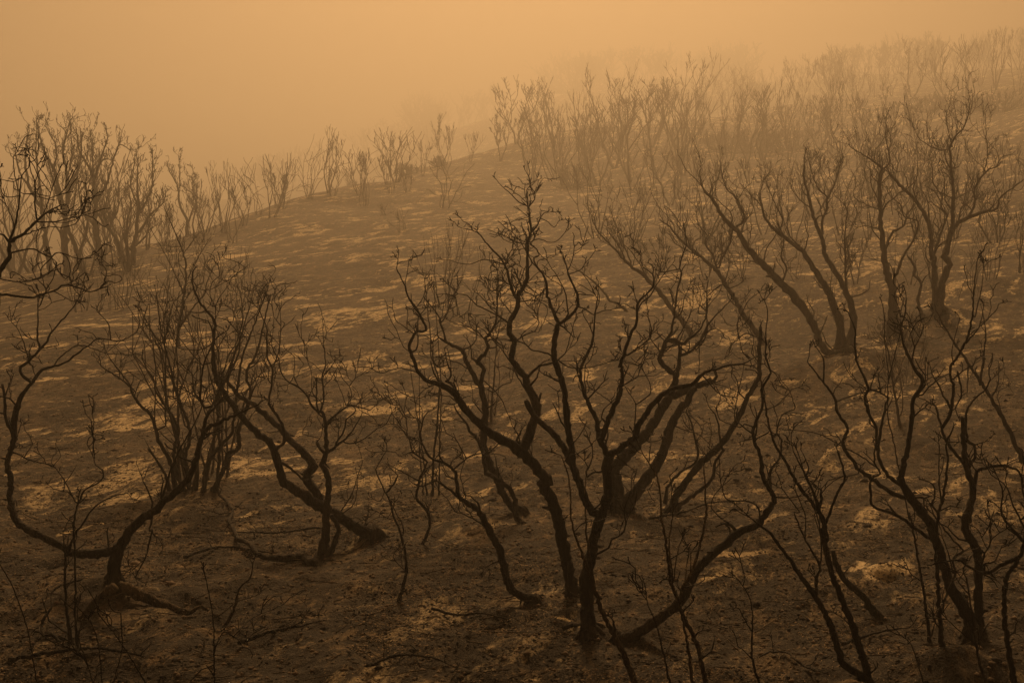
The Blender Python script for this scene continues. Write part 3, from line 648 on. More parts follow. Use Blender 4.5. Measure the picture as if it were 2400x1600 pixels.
@burnt_sapling|sapling|forked thin twig on dark soil below the sweeping limb|burnt saplings and suckers|d=10.5;tw=0.3
*1795,1634,7.7 1780,1600,6.9 1762,1539,5.7 1764,1468,4.3 1759,1404,3.1 1731,1358,2.0
+1760,1476,4.1 1731,1424,1.5
+1762,1542,3.6 1741,1521,1.5
@burnt_sapling|sapling|thin stake-like twig at the bottom right beside the brush mounds|burnt saplings and suckers|d=10;tw=0.1
*2178,1634,5.1 2165,1600,4.2 2149,1544,2.8 2134,1506,1.8
@fallen_branch|log|short crooked fallen branch right of the broken stump|fallen and broken wood|ground=1;tw=0.1
*430,1305,8.0 490,1285,6.5 560,1282,4.9 640,1296,3.0
@fallen_branch|log|blackened fallen branch in the lower left corner|fallen and broken wood|ground=1;tw=0.1
*20,1545,12.0 120,1528,9.7 230,1518,7.3 330,1535,5.0
@fallen_branch|log|forked fallen branch at the bottom under the stump's right arm|fallen and broken wood|ground=1;tw=0.3
*560,1505,11.0 640,1478,7.8 700,1466,5.5 765,1452,3.0
+640,1478,5.0 690,1450,3.3 720,1420,2.0
@fallen_branch|log|grey fallen stick right of the back twin oak base|fallen and broken wood|ground=1;tw=0.2
*1520,1215,7.0 1600,1200,5.4 1660,1178,4.2 1720,1175,3.0
@fallen_branch|log|short charred log lying left of the forked oak foot|fallen and broken wood|ground=1;tw=0
*1318,1472,11.0 1340,1464,9.7 1372,1462,8.0
@fallen_branch|log|fallen branch between the V stems and curving oak|fallen and broken wood|ground=1;tw=0.2
*1975,1508,9.0 2020,1492,7.2 2070,1478,5.3 2130,1470,3.0
@fallen_branch|log|thin broken branch on dark soil below the hook-footed sapling|fallen and broken wood|ground=1;tw=0.3
*1010,1425,7.0 1070,1440,5.7 1130,1436,4.3 1190,1450,3.0
@fallen_branch|log|curled thin fallen branch at bottom centre|fallen and broken wood|ground=1;tw=0.2
*860,1560,8.0 930,1535,6.3 1010,1540,4.6 1075,1565,3.0
@fallen_branch|log|dead limb lying mid-slope right of the thicket foot|fallen and broken wood|ground=1;tw=0.2
*1960,940,6.0 2020,920,4.6 2090,905,3.0
@burnt_tree|tree|oak with tall bent stem between the bow-trunk oak and the straight trunk|foreground burnt oaks|tw=1.0
*1228,1202,15.8 1197,1184,16.5 1179,1156,17.2 1166,1126,17.9 1166,1128,17.8 1151,1094,17.3 1136,1051,16.6 1133,1010,16.0 1138,967,15.3 1133,929,14.1 1123,903,13.3 1115,888,12.8 1105,870,12.0 1092,847,11.1 1085,824,10.2 1062,811,7.7 1046,801,6.0 1029,791,4.1
*1222,1228,12.8 1207,1207,12.3 1207,1171,11.8 1192,1141,11.2 1169,1126,10.7 1151,1113,10.3 1141,1107,10.1 1131,1061,9.2 1123,1033,8.7 1100,1010,6.8 1095,995,5.8 1074,969,3.9 1064,949,2.6
+1128,893,11.7 1133,860,10.4 1120,847,9.7 1138,829,8.7 1143,811,7.9 1138,793,7.2 1154,773,6.2 1164,750,5.2 1164,739,4.8 1166,706,3.5 1164,670,2.0
+1120,852,8.7 1113,842,6.9 1105,837,5.6
+1046,801,5.1 1039,776,4.6 1029,750,4.1 1034,757,3.9 1026,737,3.5 1008,714,3.0 993,696,2.6 997,676,2.2 995,655,1.8
+1034,755,3.6 1052,727,2.9 1059,701,2.4 1072,678,1.9 1072,647,1.3
+995,655,2.3 1003,650,2.0 1003,642,1.8 990,639,1.3 980,640,1.0
+1067,678,2.6 1054,670,1.3 1052,668,1.0
+1030,716,2.6 1026,696,1.7 1018,681,1.0
+1080,819,4.1 1105,809,3.2 1115,796,2.7 1118,776,2.1 1115,750,1.3
+1105,870,3.6 1090,860,3.2 1074,849,2.9 1062,847,2.7 1044,839,2.4 1023,837,2.0 1003,837,1.6 983,832,1.3
+1138,798,3.6 1126,783,3.1 1113,773,2.7 1095,765,2.3 1074,760,1.8 1054,752,1.3
+1120,890,3.1 1095,893,2.2 1080,888,1.7 1087,878,1.3
+1136,893,3.1 1156,913,2.7 1174,934,2.4 1182,949,2.2 1192,974,1.8 1212,987,1.6 1233,997,1.3
+1143,913,3.6 1159,918,3.2 1177,903,2.6 1197,895,2.0 1202,878,1.5
+1148,816,3.1 1166,809,2.4 1156,793,1.8 1146,781,1.3"""
tb = None
for ln in TR.splitlines():          # soil and ash heaped a little round each trunk foot
    if ln.startswith('@'): tb = ln
    elif ln.startswith('*') and '|tree|' in tb and 'd=' not in tb.split('|')[-1]:
        u, v, w = map(float, ln[1:].split()[0].split(','))
        if w > 14:
            p, d = ground_at(u, v); MOUNDS.append((p[0], p[1], .14 + w * d / F * 1.1, .02 + w * d / F * .16))
pit, _ = ground_at(2075, 1345); MOUNDS.append((pit[0], pit[1], .16, -.16))
pit2, _ = ground_at(135, 1322); MOUNDS.append((pit2[0], pit2[1], .2, -.2))

# ------------------------------------------------------------------ materials
def N(t, k, **kw):
    nd = t.nodes.new(k)
    for a, b in kw.items(): setattr(nd, a, b)
    return nd
def ramp(t, src, stops, interp='LINEAR'):
    r = N(t, 'ShaderNodeValToRGB'); r.color_ramp.interpolation = interp
    e = r.color_ramp.elements
    while len(e) < len(stops): e.new(0.5)
    for el, (p, c) in zip(e, stops):
        el.position = p; el.color = (c[0], c[1], c[2], 1) if not isinstance(c, (int, float)) else (c, c, c, 1)
    t.links.new(src, r.inputs[0]); return r.outputs[0]
def noise(t, vec, scale, detail=4, rough=.55, dist=0.0):
    nd = N(t, 'ShaderNodeTexNoise'); nd.inputs['Scale'].default_value = scale; nd.inputs['Detail'].default_value = detail
    nd.inputs['Roughness'].default_value = rough; nd.inputs['Distortion'].default_value = dist
    t.links.new(vec, nd.inputs['Vector']); return nd.outputs['Fac']
def mixc(t, fac, a, b, mode='MIX'):
    m = N(t, 'ShaderNodeMix', data_type='RGBA', blend_type=mode)
    for i, s in ((0, fac), (6, a), (7, b)):
        if isinstance(s, (int, float)): m.inputs[i].default_value = s
        elif isinstance(s, tuple): m.inputs[i].default_value = (*s, 1)
        else: t.links.new(s, m.inputs[i])
    return m.outputs[2]
def math_(t, op, a, b=0.0):
    m = N(t, 'ShaderNodeMath', operation=op)
    for i, s in ((0, a), (1, b)):
        if isinstance(s, (int, float)): m.inputs[i].default_value = s
        else: t.links.new(s, m.inputs[i])
    return m.outputs[0]
def mat(name):
    m = bpy.data.materials.new(name); m.use_nodes = True
    t = m.node_tree; b = t.nodes['Principled BSDF']; b.inputs['Roughness'].default_value = .9
    b.inputs['Specular IOR Level'].default_value = .15
    return m, t, b

def ground_material():
    m, t, b = mat('ash_soil')
    geo = N(t, 'ShaderNodeTexCoord'); mp = N(t, 'ShaderNodeMapping'); t.links.new(geo.outputs['Object'], mp.inputs[0])
    mp.inputs['Scale'].default_value = (1, 1, 0)
    mp.inputs['Rotation'].default_value = (0, 0, math.radians(-72))
    mp1 = N(t, 'ShaderNodeMapping'); t.links.new(mp.outputs[0], mp1.inputs[0]); mp1.inputs['Scale'].default_value = (.50, 1.0, 1)
    v = mp1.outputs[0]
    mp2 = N(t, 'ShaderNodeMapping'); t.links.new(v, mp2.inputs[0]); mp2.inputs['Scale'].default_value = (.85, 1.0, 1)
    vs = mp2.outputs[0]
    big = noise(t, v, .045, 3); mid = noise(t, v, .5, 5, .6); fine = noise(t, v, 9, 6, .65); grit = noise(t, v, 55, 3, .7)
    soil = ramp(t, mid, [(.3, (.045, .033, .021)), (.5, (.088, .065, .042)), (.72, (.145, .108, .070))])
    soil = mixc(t, ramp(t, fine, [(.36, 0.0), (.62, 1.0)]), mixc(t, .55, soil, (.016, .012, .008)), soil)
    # vignette-like shade painted into the soil colour, darker towards the viewer
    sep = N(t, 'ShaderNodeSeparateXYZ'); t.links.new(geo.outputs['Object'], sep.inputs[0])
    near_shade = ramp(t, math_(t, 'ADD', math_(t, 'DIVIDE', sep.outputs[1], 40.0), math_(t, 'MULTIPLY', math_(t, 'SUBTRACT', mid, .5), .7)), [(.36, 1.0), (.66, 0.0)])
    soil = mixc(t, math_(t, 'MULTIPLY', near_shade, .75), soil, (.012, .009, .006))
    mot = noise(t, v, 2.4, 7, .72, .5)
    soil = mixc(t, ramp(t, mot, [(.40, .75), (.50, 0.0)]), soil, (.020, .015, .010))
    soil = mixc(t, ramp(t, mot, [(.53, 0.0), (.66, .65)]), soil, (.26, .185, .105))
    # pale wind-drifted ash
    n1 = noise(t, vs, 1.25, 10, .70, .8); n2 = noise(t, v, 2.6, 6, .7, .3)
    clus = noise(t, v, .34, 4, .6)
    s = math_(t, 'ADD', math_(t, 'MULTIPLY', n1, .74), math_(t, 'MULTIPLY', n2, .26))
    s = math_(t, 'ADD', s, math_(t, 'MULTIPLY', math_(t, 'SUBTRACT', clus, .5), .46))
    s = math_(t, 'ADD', s, math_(t, 'MULTIPLY', math_(t, 'SUBTRACT', big, .5), .14))
    ash = ramp(t, s, [(.548, 0.0), (.568, .5), (.595, 1.0)])
    ash = math_(t, 'MULTIPLY', ash, ramp(t, noise(t, v, 11, 6, .75), [(.41, .08), (.52, 1.0)]))
    ash = math_(t, 'MULTIPLY', ash, ramp(t, noise(t, v, 34, 4, .75), [(.34, .5), (.46, 1.0)]))
    ash = math_(t, 'MULTIPLY', ash, math_(t, 'SUBTRACT', 1.0, math_(t, 'MULTIPLY', near_shade, .6)))
    dra = N(t, 'ShaderNodeAttribute'); dra.attribute_name = 'ash_drift'
    dsum = math_(t, 'ADD', dra.outputs['Fac'], math_(t, 'MULTIPLY', math_(t, 'SUBTRACT', noise(t, v, 3.2, 8, .72, .6), .5), 1.5))
    drift = math_(t, 'MULTIPLY', ramp(t, dsum, [(.46, 0.0), (.70, 1.0)]), ramp(t, noise(t, v, 11, 6, .75), [(.38, .25), (.50, 1.0)]))
    ash = math_(t, 'MAXIMUM', ash, drift)
    ashc = mixc(t, fine, (.55, .42, .25), (1.0, .82, .52))
    c = mixc(t, ash, soil, ashc)
    # small pale crumbs and scorched spots
    n3 = ramp(t, noise(t, v, 5.5, 8, .78, .4), [(.565, 0.0), (.65, .9)])
    c = mixc(t, math_(t, 'MULTIPLY', n3, math_(t, 'SUBTRACT', 1.0, math_(t, 'MULTIPLY', near_shade, .35))), c, (.40, .29, .17))
    c = mixc(t, ramp(t, noise(t, v, 3.3, 6, .7, .8), [(.30, .85), (.42, 0.0)]), c, (.022, .015, .010))
    c = mixc(t, ramp(t, grit, [(.30, .8), (.46, 1.0)]), (0, 0, 0), c)
    vor = N(t, 'ShaderNodeTexVoronoi'); vor.inputs['Scale'].default_value = 26; t.links.new(v, vor.inputs['Vector'])
    spk = math_(t, 'MULTIPLY', ramp(t, vor.outputs['Distance'], [(.10, 1.0), (.2, 0.0)]), ramp(t, noise(t, v, 1.3, 4), [(.5, 0.0), (.62, .8)]))
    c = mixc(t, spk, c, (.42, .30, .17))
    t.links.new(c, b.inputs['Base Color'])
    h = math_(t, 'ADD', math_(t, 'MULTIPLY', fine, .6), math_(t, 'MULTIPLY', grit, .25))
    h = math_(t, 'ADD', h, math_(t, 'MULTIPLY', mid, 1.2))
    h = math_(t, 'ADD', h, math_(t, 'MULTIPLY', n2, .9))
    bp = N(t, 'ShaderNodeBump'); bp.inputs['Strength'].default_value = 1.0; bp.inputs['Distance'].default_value = .2
    t.links.new(h, bp.inputs['Height']); t.links.new(bp.outputs[0], b.inputs['Normal'])
    return m
def bark_material(name, c0, c1, pale, amount, sc=16):
    m, t, b = mat(name)
    geo = N(t, 'ShaderNodeTexCoord'); v = geo.outputs['Object']
    mp = N(t, 'ShaderNodeMapping'); t.links.new(v, mp.inputs[0]); mp.inputs['Scale'].default_value = (1, 1, .28)
    n1 = noise(t, mp.outputs[0], sc, 6, .65, .3); n2 = noise(t, mp.outputs[0], sc * 2.6, 5, .7)
    c = mixc(t, ramp(t, n1, [(.35, 0.0), (.65, 1.0)]), c0, c1)
    n3 = noise(t, mp.outputs[0], 4.5, 5, .6)
    c = mixc(t, ramp(t, n3, [(.52, 0.0), (.62, .55)]), c, tuple(x * .55 for x in pale))
    fl = ramp(t, n2, [(.64 - amount, 0.0), (.70 - amount, .8)])
    c = mixc(t, fl, c, pale)
    t.links.new(c, b.inputs['Base Color'])
    bp = N(t, 'ShaderNodeBump'); bp.inputs['Strength'].default_value = 1.0; bp.inputs['Distance'].default_value = .05
    t.links.new(math_(t, 'ADD', n1, math_(t, 'MULTIPLY', n2, .5)), bp.inputs['Height'])
    t.links.new(bp.outputs[0], b.inputs['Normal'])
    return m
def plain(name, c, rough=.9, var=.5, sc=8):
    m, t, b = mat(name)
    geo = N(t, 'ShaderNodeTexCoord')
    nn = noise(t, geo.outputs['Object'], sc, 4)
    t.links.new(mixc(t, nn, tuple(x * (1 - var) for x in c), tuple(x * (1 + var) for x in c)), b.inputs['Base Color'])
    return m
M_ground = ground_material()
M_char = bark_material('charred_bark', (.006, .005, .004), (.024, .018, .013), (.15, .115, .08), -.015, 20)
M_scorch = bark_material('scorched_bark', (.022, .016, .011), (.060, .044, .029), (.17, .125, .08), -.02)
M_flaky = bark_material('flaking_pale_bark', (.022, .016, .010), (.085, .062, .040), (.38, .28, .17), .055, 22)
M_twig = plain('charred_twigs', (.014, .011, .008), sc=30)
M_litter = plain('scorched_litter', (.24, .17, .10), var=.9, sc=3)
M_coal = plain('charcoal', (.018, .013, .010), var=.5)
M_stone = plain('sooty_stone', (.13, .095, .065), var=.45, sc=18)

# ------------------------------------------------------------------ mesh helpers
class MB:
    def __init__(self): self.v = []; self.f = []
    def tube(self, pts, rad, sides=6, rough=0.0, cap=True):
        m = len(pts)
        if m < 2: return
        P3 = [Vector(p) for p in pts]
        T = []
        for i in range(m):
            a = P3[max(i - 1, 0)]; c = P3[min(i + 1, m - 1)]
            d = c - a
            T.append(d.normalized() if d.length > 1e-9 else Vector((0, 0, 1)))
        ref = Vector((0, 0, 1)) if abs(T[0].z) < .9 else Vector((1, 0, 0))
        nrm = T[0].cross(ref).normalized()
        base = len(self.v); V = self.v
        cs = [(math.cos(2 * math.pi * k / sides), math.sin(2 * math.pi * k / sides)) for k in range(sides)]
        for i in range(m):
            nrm = nrm - T[i] * nrm.dot(T[i])
            if nrm.length < 1e-6: nrm = T[i].orthogonal()
            nrm.normalize(); bn = T[i].cross(nrm); r = rad[i]; p = P3[i]
            for cx, cy in cs:
                q = r * (1 + rough * (rnd.random() - .5)) if rough else r
                V.append((p.x + (nrm.x * cx + bn.x * cy) * q, p.y + (nrm.y * cx + bn.y * cy) * q, p.z + (nrm.z * cx + bn.z * cy) * q))
        Fc = self.f
        for i in range(m - 1):
            a = base + i * sides; b = a + sides
            for k in range(sides):
                k2 = (k + 1) % sides
                Fc.append((a + k, a + k2, b + k2, b + k))
        if cap:
            Fc.append(tuple(base + (m - 1) * sides + k for k in range(sides)))
            Fc.append(tuple(base + sides - 1 - k for k in range(sides)))
    def mesh(self, name, material, smooth=True, origin=None):
        me = bpy.data.meshes.new(name)
        v = self.v
        if origin is not None:
            o = origin; v = [(a[0] - o[0], a[1] - o[1], a[2] - o[2]) for a in v]
        me.from_pydata(v, [], self.f)
        me.materials.append(material)
        if smooth: me.polygons.foreach_set('use_smooth', [True] * len(me.polygons))
        me.update(); return me
def link(name, me, parent=None, loc=None, kind=None):
    o = bpy.data.objects.new(name, me); col.objects.link(o)
    if parent is not None: o.parent = parent
    if loc is not None: o.location = loc
    if kind: o['kind'] = kind
    return o
def root(name, label, cat, loc, group=None):
    o = bpy.data.objects.new(name, None); col.objects.link(o)
    o.location = loc; o['label'] = label; o['category'] = cat; o.empty_display_size = .3
    if group: o['group'] = group
    return o

# ------------------------------------------------------------------ ground sheet
def ring_angles():
    a = list(np.linspace(-27, 27, 560)); a += list(np.linspace(27.6, 332.4, 90))
    return np.radians(np.array(a))
ang = ring_angles()
rad_ = np.concatenate([[0.0, 2, 4, 6], np.exp(np.linspace(math.log(7.5), math.log(48), 560)), np.exp(np.linspace(math.log(48.6), math.log(260), 230)), list(range(266, 620, 7)), list(range(625, 1100, 14)), [1120, 1200, 1300, 1450]])
RR, AA = np.meshgrid(rad_, ang, indexing='ij')
GX = RR * np.sin(AA); GY = RR * np.cos(AA)
GZ = height(GX, GY)
nr, na = RR.shape
co = np.stack([GX, GY, GZ], -1).reshape(-1, 3)
i0 = (np.arange(nr - 1)[:, None] * na + np.arange(na)[None]).ravel()
i1 = (np.arange(nr - 1)[:, None] * na + (np.arange(na)[None] + 1) % na).ravel()
faces = np.stack([i0, i0 + na, i1 + na, i1], -1)[:, ::1]
me = bpy.data.meshes.new('ground')
me.vertices.add(len(co)); me.vertices.foreach_set('co', co.ravel())
me.loops.add(faces.size); me.loops.foreach_set('vertex_index', faces.ravel().astype(np.int32))
me.polygons.add(len(faces)); me.polygons.foreach_set('loop_start', np.arange(0, faces.size, 4, dtype=np.int32))
me.polygons.foreach_set('use_smooth', [True] * len(faces))
me.update(); me.validate()
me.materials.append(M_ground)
# ash drifts that can be told apart, each with its own place and size on the slope
DRIFT = [(2085,1350,190,62,1.),(1990,1330,110,40,.7),(300,1003,90,16,.9),(330,1165,150,24,.8),(180,1240,80,16,.8),(1720,930,150,40,.9),(1600,1112,150,34,.8),
 (1120,1062,90,18,.9),(870,962,150,22,1.),(945,928,80,14,.9),(690,1070,110,16,.8),(820,727,80,14,1.),(750,745,60,10,.8),(1375,885,90,30,1.),(1480,782,70,14,1.),
 (1410,672,80,12,.9),(1930,1180,120,20,.7),(1740,1295,120,22,.8),(1660,1352,110,22,.9),(1310,1462,90,26,.9),(1240,1590,90,18,.8),(900,1588,110,16,.8),(130,893,90,14,.9),
 (110,945,60,12,.8),(2150,1150,140,14,.9),(2210,950,110,14,.7),(1105,905,110,18,1.),(555,600,100,14,1.),(640,612,60,10,.8),(700,660,50,8,.8),(940,610,90,10,.8),(1180,700,80,10,.8),
 (1020,790,70,10,.8),(860,700,60,9,.9),(560,1215,90,14,.8),(1080,1230,60,10,.6),(1150,1150,90,12,.9),(1530,1060,90,18,.8),(1430,1000,80,16,.8),(1900,640,60,10,.8),(1730,800,90,12,.8),
 (1640,480,80,12,.8),(1180,420,50,7,.7),(950,490,60,7,.7),(720,540,90,9,.8),(200,760,90,12,.8),(60,790,100,12,.8),(420,900,100,14,.8),(760,880,120,16,.8),(980,860,70,12,.8),(2330,770,100,10,.7)]
dr = np.zeros(len(co))
wx_ = co[:, 0] + .22 * fbm(co[:, 0] / .8, co[:, 1] / .8, 3); wy_ = co[:, 1] + .35 * fbm(co[:, 0] / .9 + 8, co[:, 1] / .9, 3)
for u, v, w, h, k in DRIFT:
    p, d = ground_at(u, v); _, dn = ground_at(u, v + h * .5); _, df = ground_at(u, v - h * .5)
    rx = w * .5 * d / F; ry = min(max((df - dn) * .5, rx * .5), rx * 3.0)
    xx = wx_ - p[0]; yy = wy_ - p[1]
    dr = np.maximum(dr, k * np.exp(-((xx / rx) ** 2 + ((yy - .6 * xx) / ry) ** 2) * 1.1))
at_ = me.attributes.new('ash_drift', 'FLOAT', 'POINT'); at_.data.foreach_set('value', dr.astype(np.float32))
g = link('ground', me); g['kind'] = 'structure'; g['label'] = 'burnt hillside soil drifted with pale ash'

# haze: one closed box round everything
HZ = MB()
bx0, bx1, by0, by1 = -1500, 1500, -1500, 1500
bz0 = float(GZ.min()) - 1.0; bz1 = float(height(np.linspace(-60, 260, 80), np.full(80, 630.)).max()) + 15.0
HZ.v = [(x, y, z) for z in (bz0, bz1) for y in (by0, by1) for x in (bx0, bx1)]
HZ.f = [(0, 2, 3, 1), (4, 5, 7, 6), (0, 1, 5, 4), (2, 6, 7, 3), (0, 4, 6, 2), (1, 3, 7, 5)]
hm = bpy.data.materials.new('smoke_haze'); hm.use_nodes = True
ht = hm.node_tree; ht.nodes.clear()
ho = ht.nodes.new('ShaderNodeOutputMaterial'); hv = ht.nodes.new('ShaderNodeVolumePrincipled')
hv.inputs['Color'].default_value = (.52, .494, .45, 1)
hv.inputs['Density'].default_value = 0.0036
hv.inputs['Anisotropy'].default_value = 0.68
ht.links.new(hv.outputs[0], ho.inputs['Volume'])
hz = link('haze', HZ.mesh('haze', hm, smooth=False)); hz['kind'] = 'stuff'; hz['label'] = 'orange wildfire smoke hanging over the hillside'

# ------------------------------------------------------------------ twigs
def walk(mb, p, d, L, r0, r1, up=.12, gnarl=.35, seg=None, sides=4, pts_out=None):
    seg = seg or max(3, min(9, int(L / .11) + 2)); step = L / seg
    pts = [p.copy()]; rr = [r0]
    d = d.normalized()
    for i in range(seg):
        d = d + Vector((rnd.gauss(0, gnarl), rnd.gauss(0, gnarl), rnd.gauss(0, gnarl) + up)); d.normalize()
        p = p + d * step * rnd.uniform(.75, 1.25); pts.append(p.copy()); rr.append(r0 + (r1 - r0) * (i + 1) / seg)
    mb.tube(pts, rr, sides)
    return pts, d
def twig(mb, p, d, L, r, rmin, level, up=.12):
    r1 = max(rmin, r * .45)
    pts, dd = walk(mb, p, d, L, r, r1, up=up * .5, gnarl=.30, sides=4 if r > .006 else 3)
    if level <= 0: return
    k = rnd.randint(1, 3)
    for _ in range(k):
        i = rnd.randint(1, len(pts) - 1)
        td = (pts[i] - pts[i - 1]).normalized()
        side = Vector((rnd.gauss(0, 1), rnd.gauss(0, 1), rnd.gauss(0, .7)))
        nd = td * .7 + side.normalized() * .9 + Vector((0, 0, .25))
        twig(mb, pts[i], nd, L * rnd.uniform(.3, .6), max(rmin, r1 * .9), rmin, level - 1, up)

# ------------------------------------------------------------------ trees traced limb by limb

def resample(pts, jit):
    # Catmull-Rom through traced points, then a little natural unevenness
    q = [pts[0]]
    for a, b in zip(pts, pts[1:]):
        if math.hypot(b[0] - a[0], b[1] - a[1]) > 3: q.append(b)
    if len(q) < 2: q = [pts[0], pts[-1]]
    ext = [tuple(2 * q[0][i] - q[1][i] for i in range(3))] + q + [tuple(2 * q[-1][i] - q[-2][i] for i in range(3))]
    out = []
    for i in range(1, len(ext) - 2):
        p0, p1, p2, p3 = ext[i - 1:i + 3]
        L = math.hypot(p2[0] - p1[0], p2[1] - p1[1]); m = max(2, int(L / 8))
        for k in range(m):
            t = k / m
            c = [.5 * (2 * p1[j] + (p2[j] - p0[j]) * t * .8 + (2 * p0[j] * .8 - (5 - .6) * p1[j] * 1 + 0) * 0) for j in range(3)]
            t2, t3 = t * t, t * t * t
            tn = .42
            c = [(2 * t3 - 3 * t2 + 1) * p1[j] + (t3 - 2 * t2 + t) * tn * (p2[j] - p0[j]) + (-2 * t3 + 3 * t2) * p2[j] + (t3 - t2) * tn * (p3[j] - p1[j]) for j in range(3)]
            out.append(c)
    out.append(list(ext[-2]))
    for i in range(1, len(out)):
        w = max(out[i][2], .8)
        out[i][2] = max(1.5, w) * (1 + rnd.uniform(-.09, .11))
        if i < len(out) - 1:
            j = min(1.3, .25 + w * .10) * jit
            out[i][0] += rnd.gauss(0, j); out[i][1] += rnd.gauss(0, j)
    return out

def build_traced(name, cat, label, group, opt, lines):
    o = dict(x.split('=') for x in opt.split(';') if x)
    tw = float(o.get('tw', 1)); onground = float(o.get('ground', 0))
    curves = []      # list of arrays (u, v, depth, w)
    parts = []
    # depth of the thing
    first = [tuple(map(float, c.split(','))) for c in lines[0][1:].split()]
    if 'd' in o: D0 = float(o['d'])
    else: _, D0 = ground_at(first[0][0], first[0][1])
    side = 1
    for li, ln in enumerate(lines):
        kind = ln[0]
        pts = [tuple(map(float, c.split(','))) for c in ln[1:].split()]
        rs_ = resample(pts, 1.0)
        if kind == '*' or not curves:
            if 'd' in o: d = D0 + (rnd.uniform(-.25, .25) if li else 0)
            elif li: _, d = ground_at(pts[0][0], pts[0][1])
            else: d = D0
            slope = rnd.uniform(-.18, .18)
            if abs(d - D0) > D0 * .12 and not onground: d = D0 + rnd.uniform(-.3, .3)
            attached = False
        else:
            best = None
            for cv in curves:
                dd = np.hypot(cv[:, 0] - pts[0][0], cv[:, 1] - pts[0][1]); k = int(dd.argmin())
                if best is None or dd[k] < best[0]: best = (dd[k], cv[k, 2], cv[k, 0], cv[k, 1], cv[k, 3])
            d = best[1]; attached = True
            if 1 < best[0] < 60:
                rs_.insert(0, [best[2], best[3], min(best[4], rs_[0][2] * 1.15)])
            side = -side
            slope = side * rnd.uniform(.12, .55)
        s = 0; arr = []
        ph = rnd.uniform(0, 6); fr = rnd.uniform(.6, 1.5)
        for i, (u, v, w) in enumerate(rs_):
            if i: s += math.hypot(u - rs_[i - 1][0], v - rs_[i - 1][1])
            sm = s * d / F
            dep = d + slope * sm + .10 * math.sin(ph + sm * fr * 2.2) * min(1, sm) - .10 * math.sin(ph) * min(1, sm) * 0
            arr.append((u, v, dep, w))
        if onground:
            a2 = []
            m_ = len(arr)
            for i, (u, v, dep, w) in enumerate(arr):
                _, dg = ground_at(u, v)
                rr_ = w * .5 * dg / F
                pk = dg
                dep2 = dg * .985 if onground >= 1 else dep * (1 - onground) + dg * onground
                if onground >= 1 or kind == '*': dep = min(dep2, dg - rr_)
                else: dep = min(dep, dg)
                a2.append((u, v, dep, w))
            arr = a2
        arr = np.array(arr)
        curves.append(arr)
        P3 = [at(u, v, dp) for u, v, dp, w in arr]
        R3 = [w * (.5 if D0 < 24 else .42) * dp / F for u, v, dp, w in arr]
        parts.append((kind, P3, R3, attached))
    base = P3_0 = parts[0][1][0]
    rt = root(name, label, cat, Vector(base), group)
    bx = base
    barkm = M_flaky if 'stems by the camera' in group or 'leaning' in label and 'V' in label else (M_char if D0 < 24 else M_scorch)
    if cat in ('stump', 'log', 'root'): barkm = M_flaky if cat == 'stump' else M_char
    tws = MB(); rmin = max(.0042, D0 * .00012)
    # ordinary trees: the stems that stand on the ground are trunks, the rest limbs
    for pi, (kind, P3, R3, att) in enumerate(parts):
        mb = MB()
        pts = [Vector(p) for p in P3]; rad = list(R3)
        if kind == '*' and not onground:
            p0 = pts[0]
            dn = (pts[0] - pts[min(2, len(pts) - 1)]).normalized(); dn.z = -1; dn.normalize()
            for q in range(min(5, len(rad))): rad[q] *= 1 + .42 * (1 - q / 5) ** 2
            pts = [p0 + dn * .35] + pts; rad = [rad[0] * 1.25] + rad
        sd = 13 if max(rad) > .06 else (8 if max(rad) > .03 else 6)
        rad = [max(x, rmin) for x in rad]
        mb.tube(pts, rad, sd, rough=.22 if D0 < 24 else .16)
        nm = 'trunk' if kind == '*' and pi == 0 else ('stem' if kind == '*' else 'limb')
        if cat in ('log', 'stump', 'root'): nm = 'branch'
        # knots and snapped spurs
        for i in range(2, len(pts) - 1):
            if rad[i] > .014 and rnd.random() < .035 and tw > 0:
                dr = Vector((rnd.gauss(0, 1), rnd.gauss(0, 1), rnd.gauss(.3, 1))).normalized()
                L = rad[i] * rnd.uniform(1.6, 4)
                mb.tube([pts[i], pts[i] + dr * L * .6, pts[i] + dr * L], [rad[i] * .5, rad[i] * .33, rad[i] * .2], 5)
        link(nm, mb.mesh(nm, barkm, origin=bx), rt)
        if kind == '*' and not onground and R3[0] > .035 and cat == 'tree' and 'd' not in o:
            r0 = R3[0]; a0 = rnd.uniform(0, 6.28); nroot = rnd.randint(4, 6)
            for q in range(nroot):
                a = a0 + q * 6.283 / nroot + rnd.uniform(-.4, .4); L = r0 * rnd.uniform(1.8, 4.2); rp = []; rr_ = []
                for k in range(6):
                    f = k / 5; a += rnd.uniform(-.2, .2)
                    x_ = P3[0][0] + math.cos(a) * (r0 * .35 + L * f); y_ = P3[0][1] + math.sin(a) * (r0 * .35 + L * f)
                    zg = float(height(np.array([x_]), np.array([y_]))[0])
                    z_ = max(zg, P3[0][2] - .1) + r0 * (1.2 * (1 - f) ** 2.5 - .25 - .35 * f)
                    rp.append(Vector((x_, y_, z_))); rr_.append(r0 * (.55 * (1 - f) + .10))
                rb = MB(); rb.tube(rp, rr_, 7, rough=.2)
                link('root', rb.mesh('root', barkm, origin=bx), rt)
        if tw <= 0: continue
        # fine shoots along the thinner wood
        Ltot = sum((pts[i + 1] - pts[i]).length for i in range(len(pts) - 1))
        sc = 1.0 if D0 < 24 else 1.25
        acc = 0
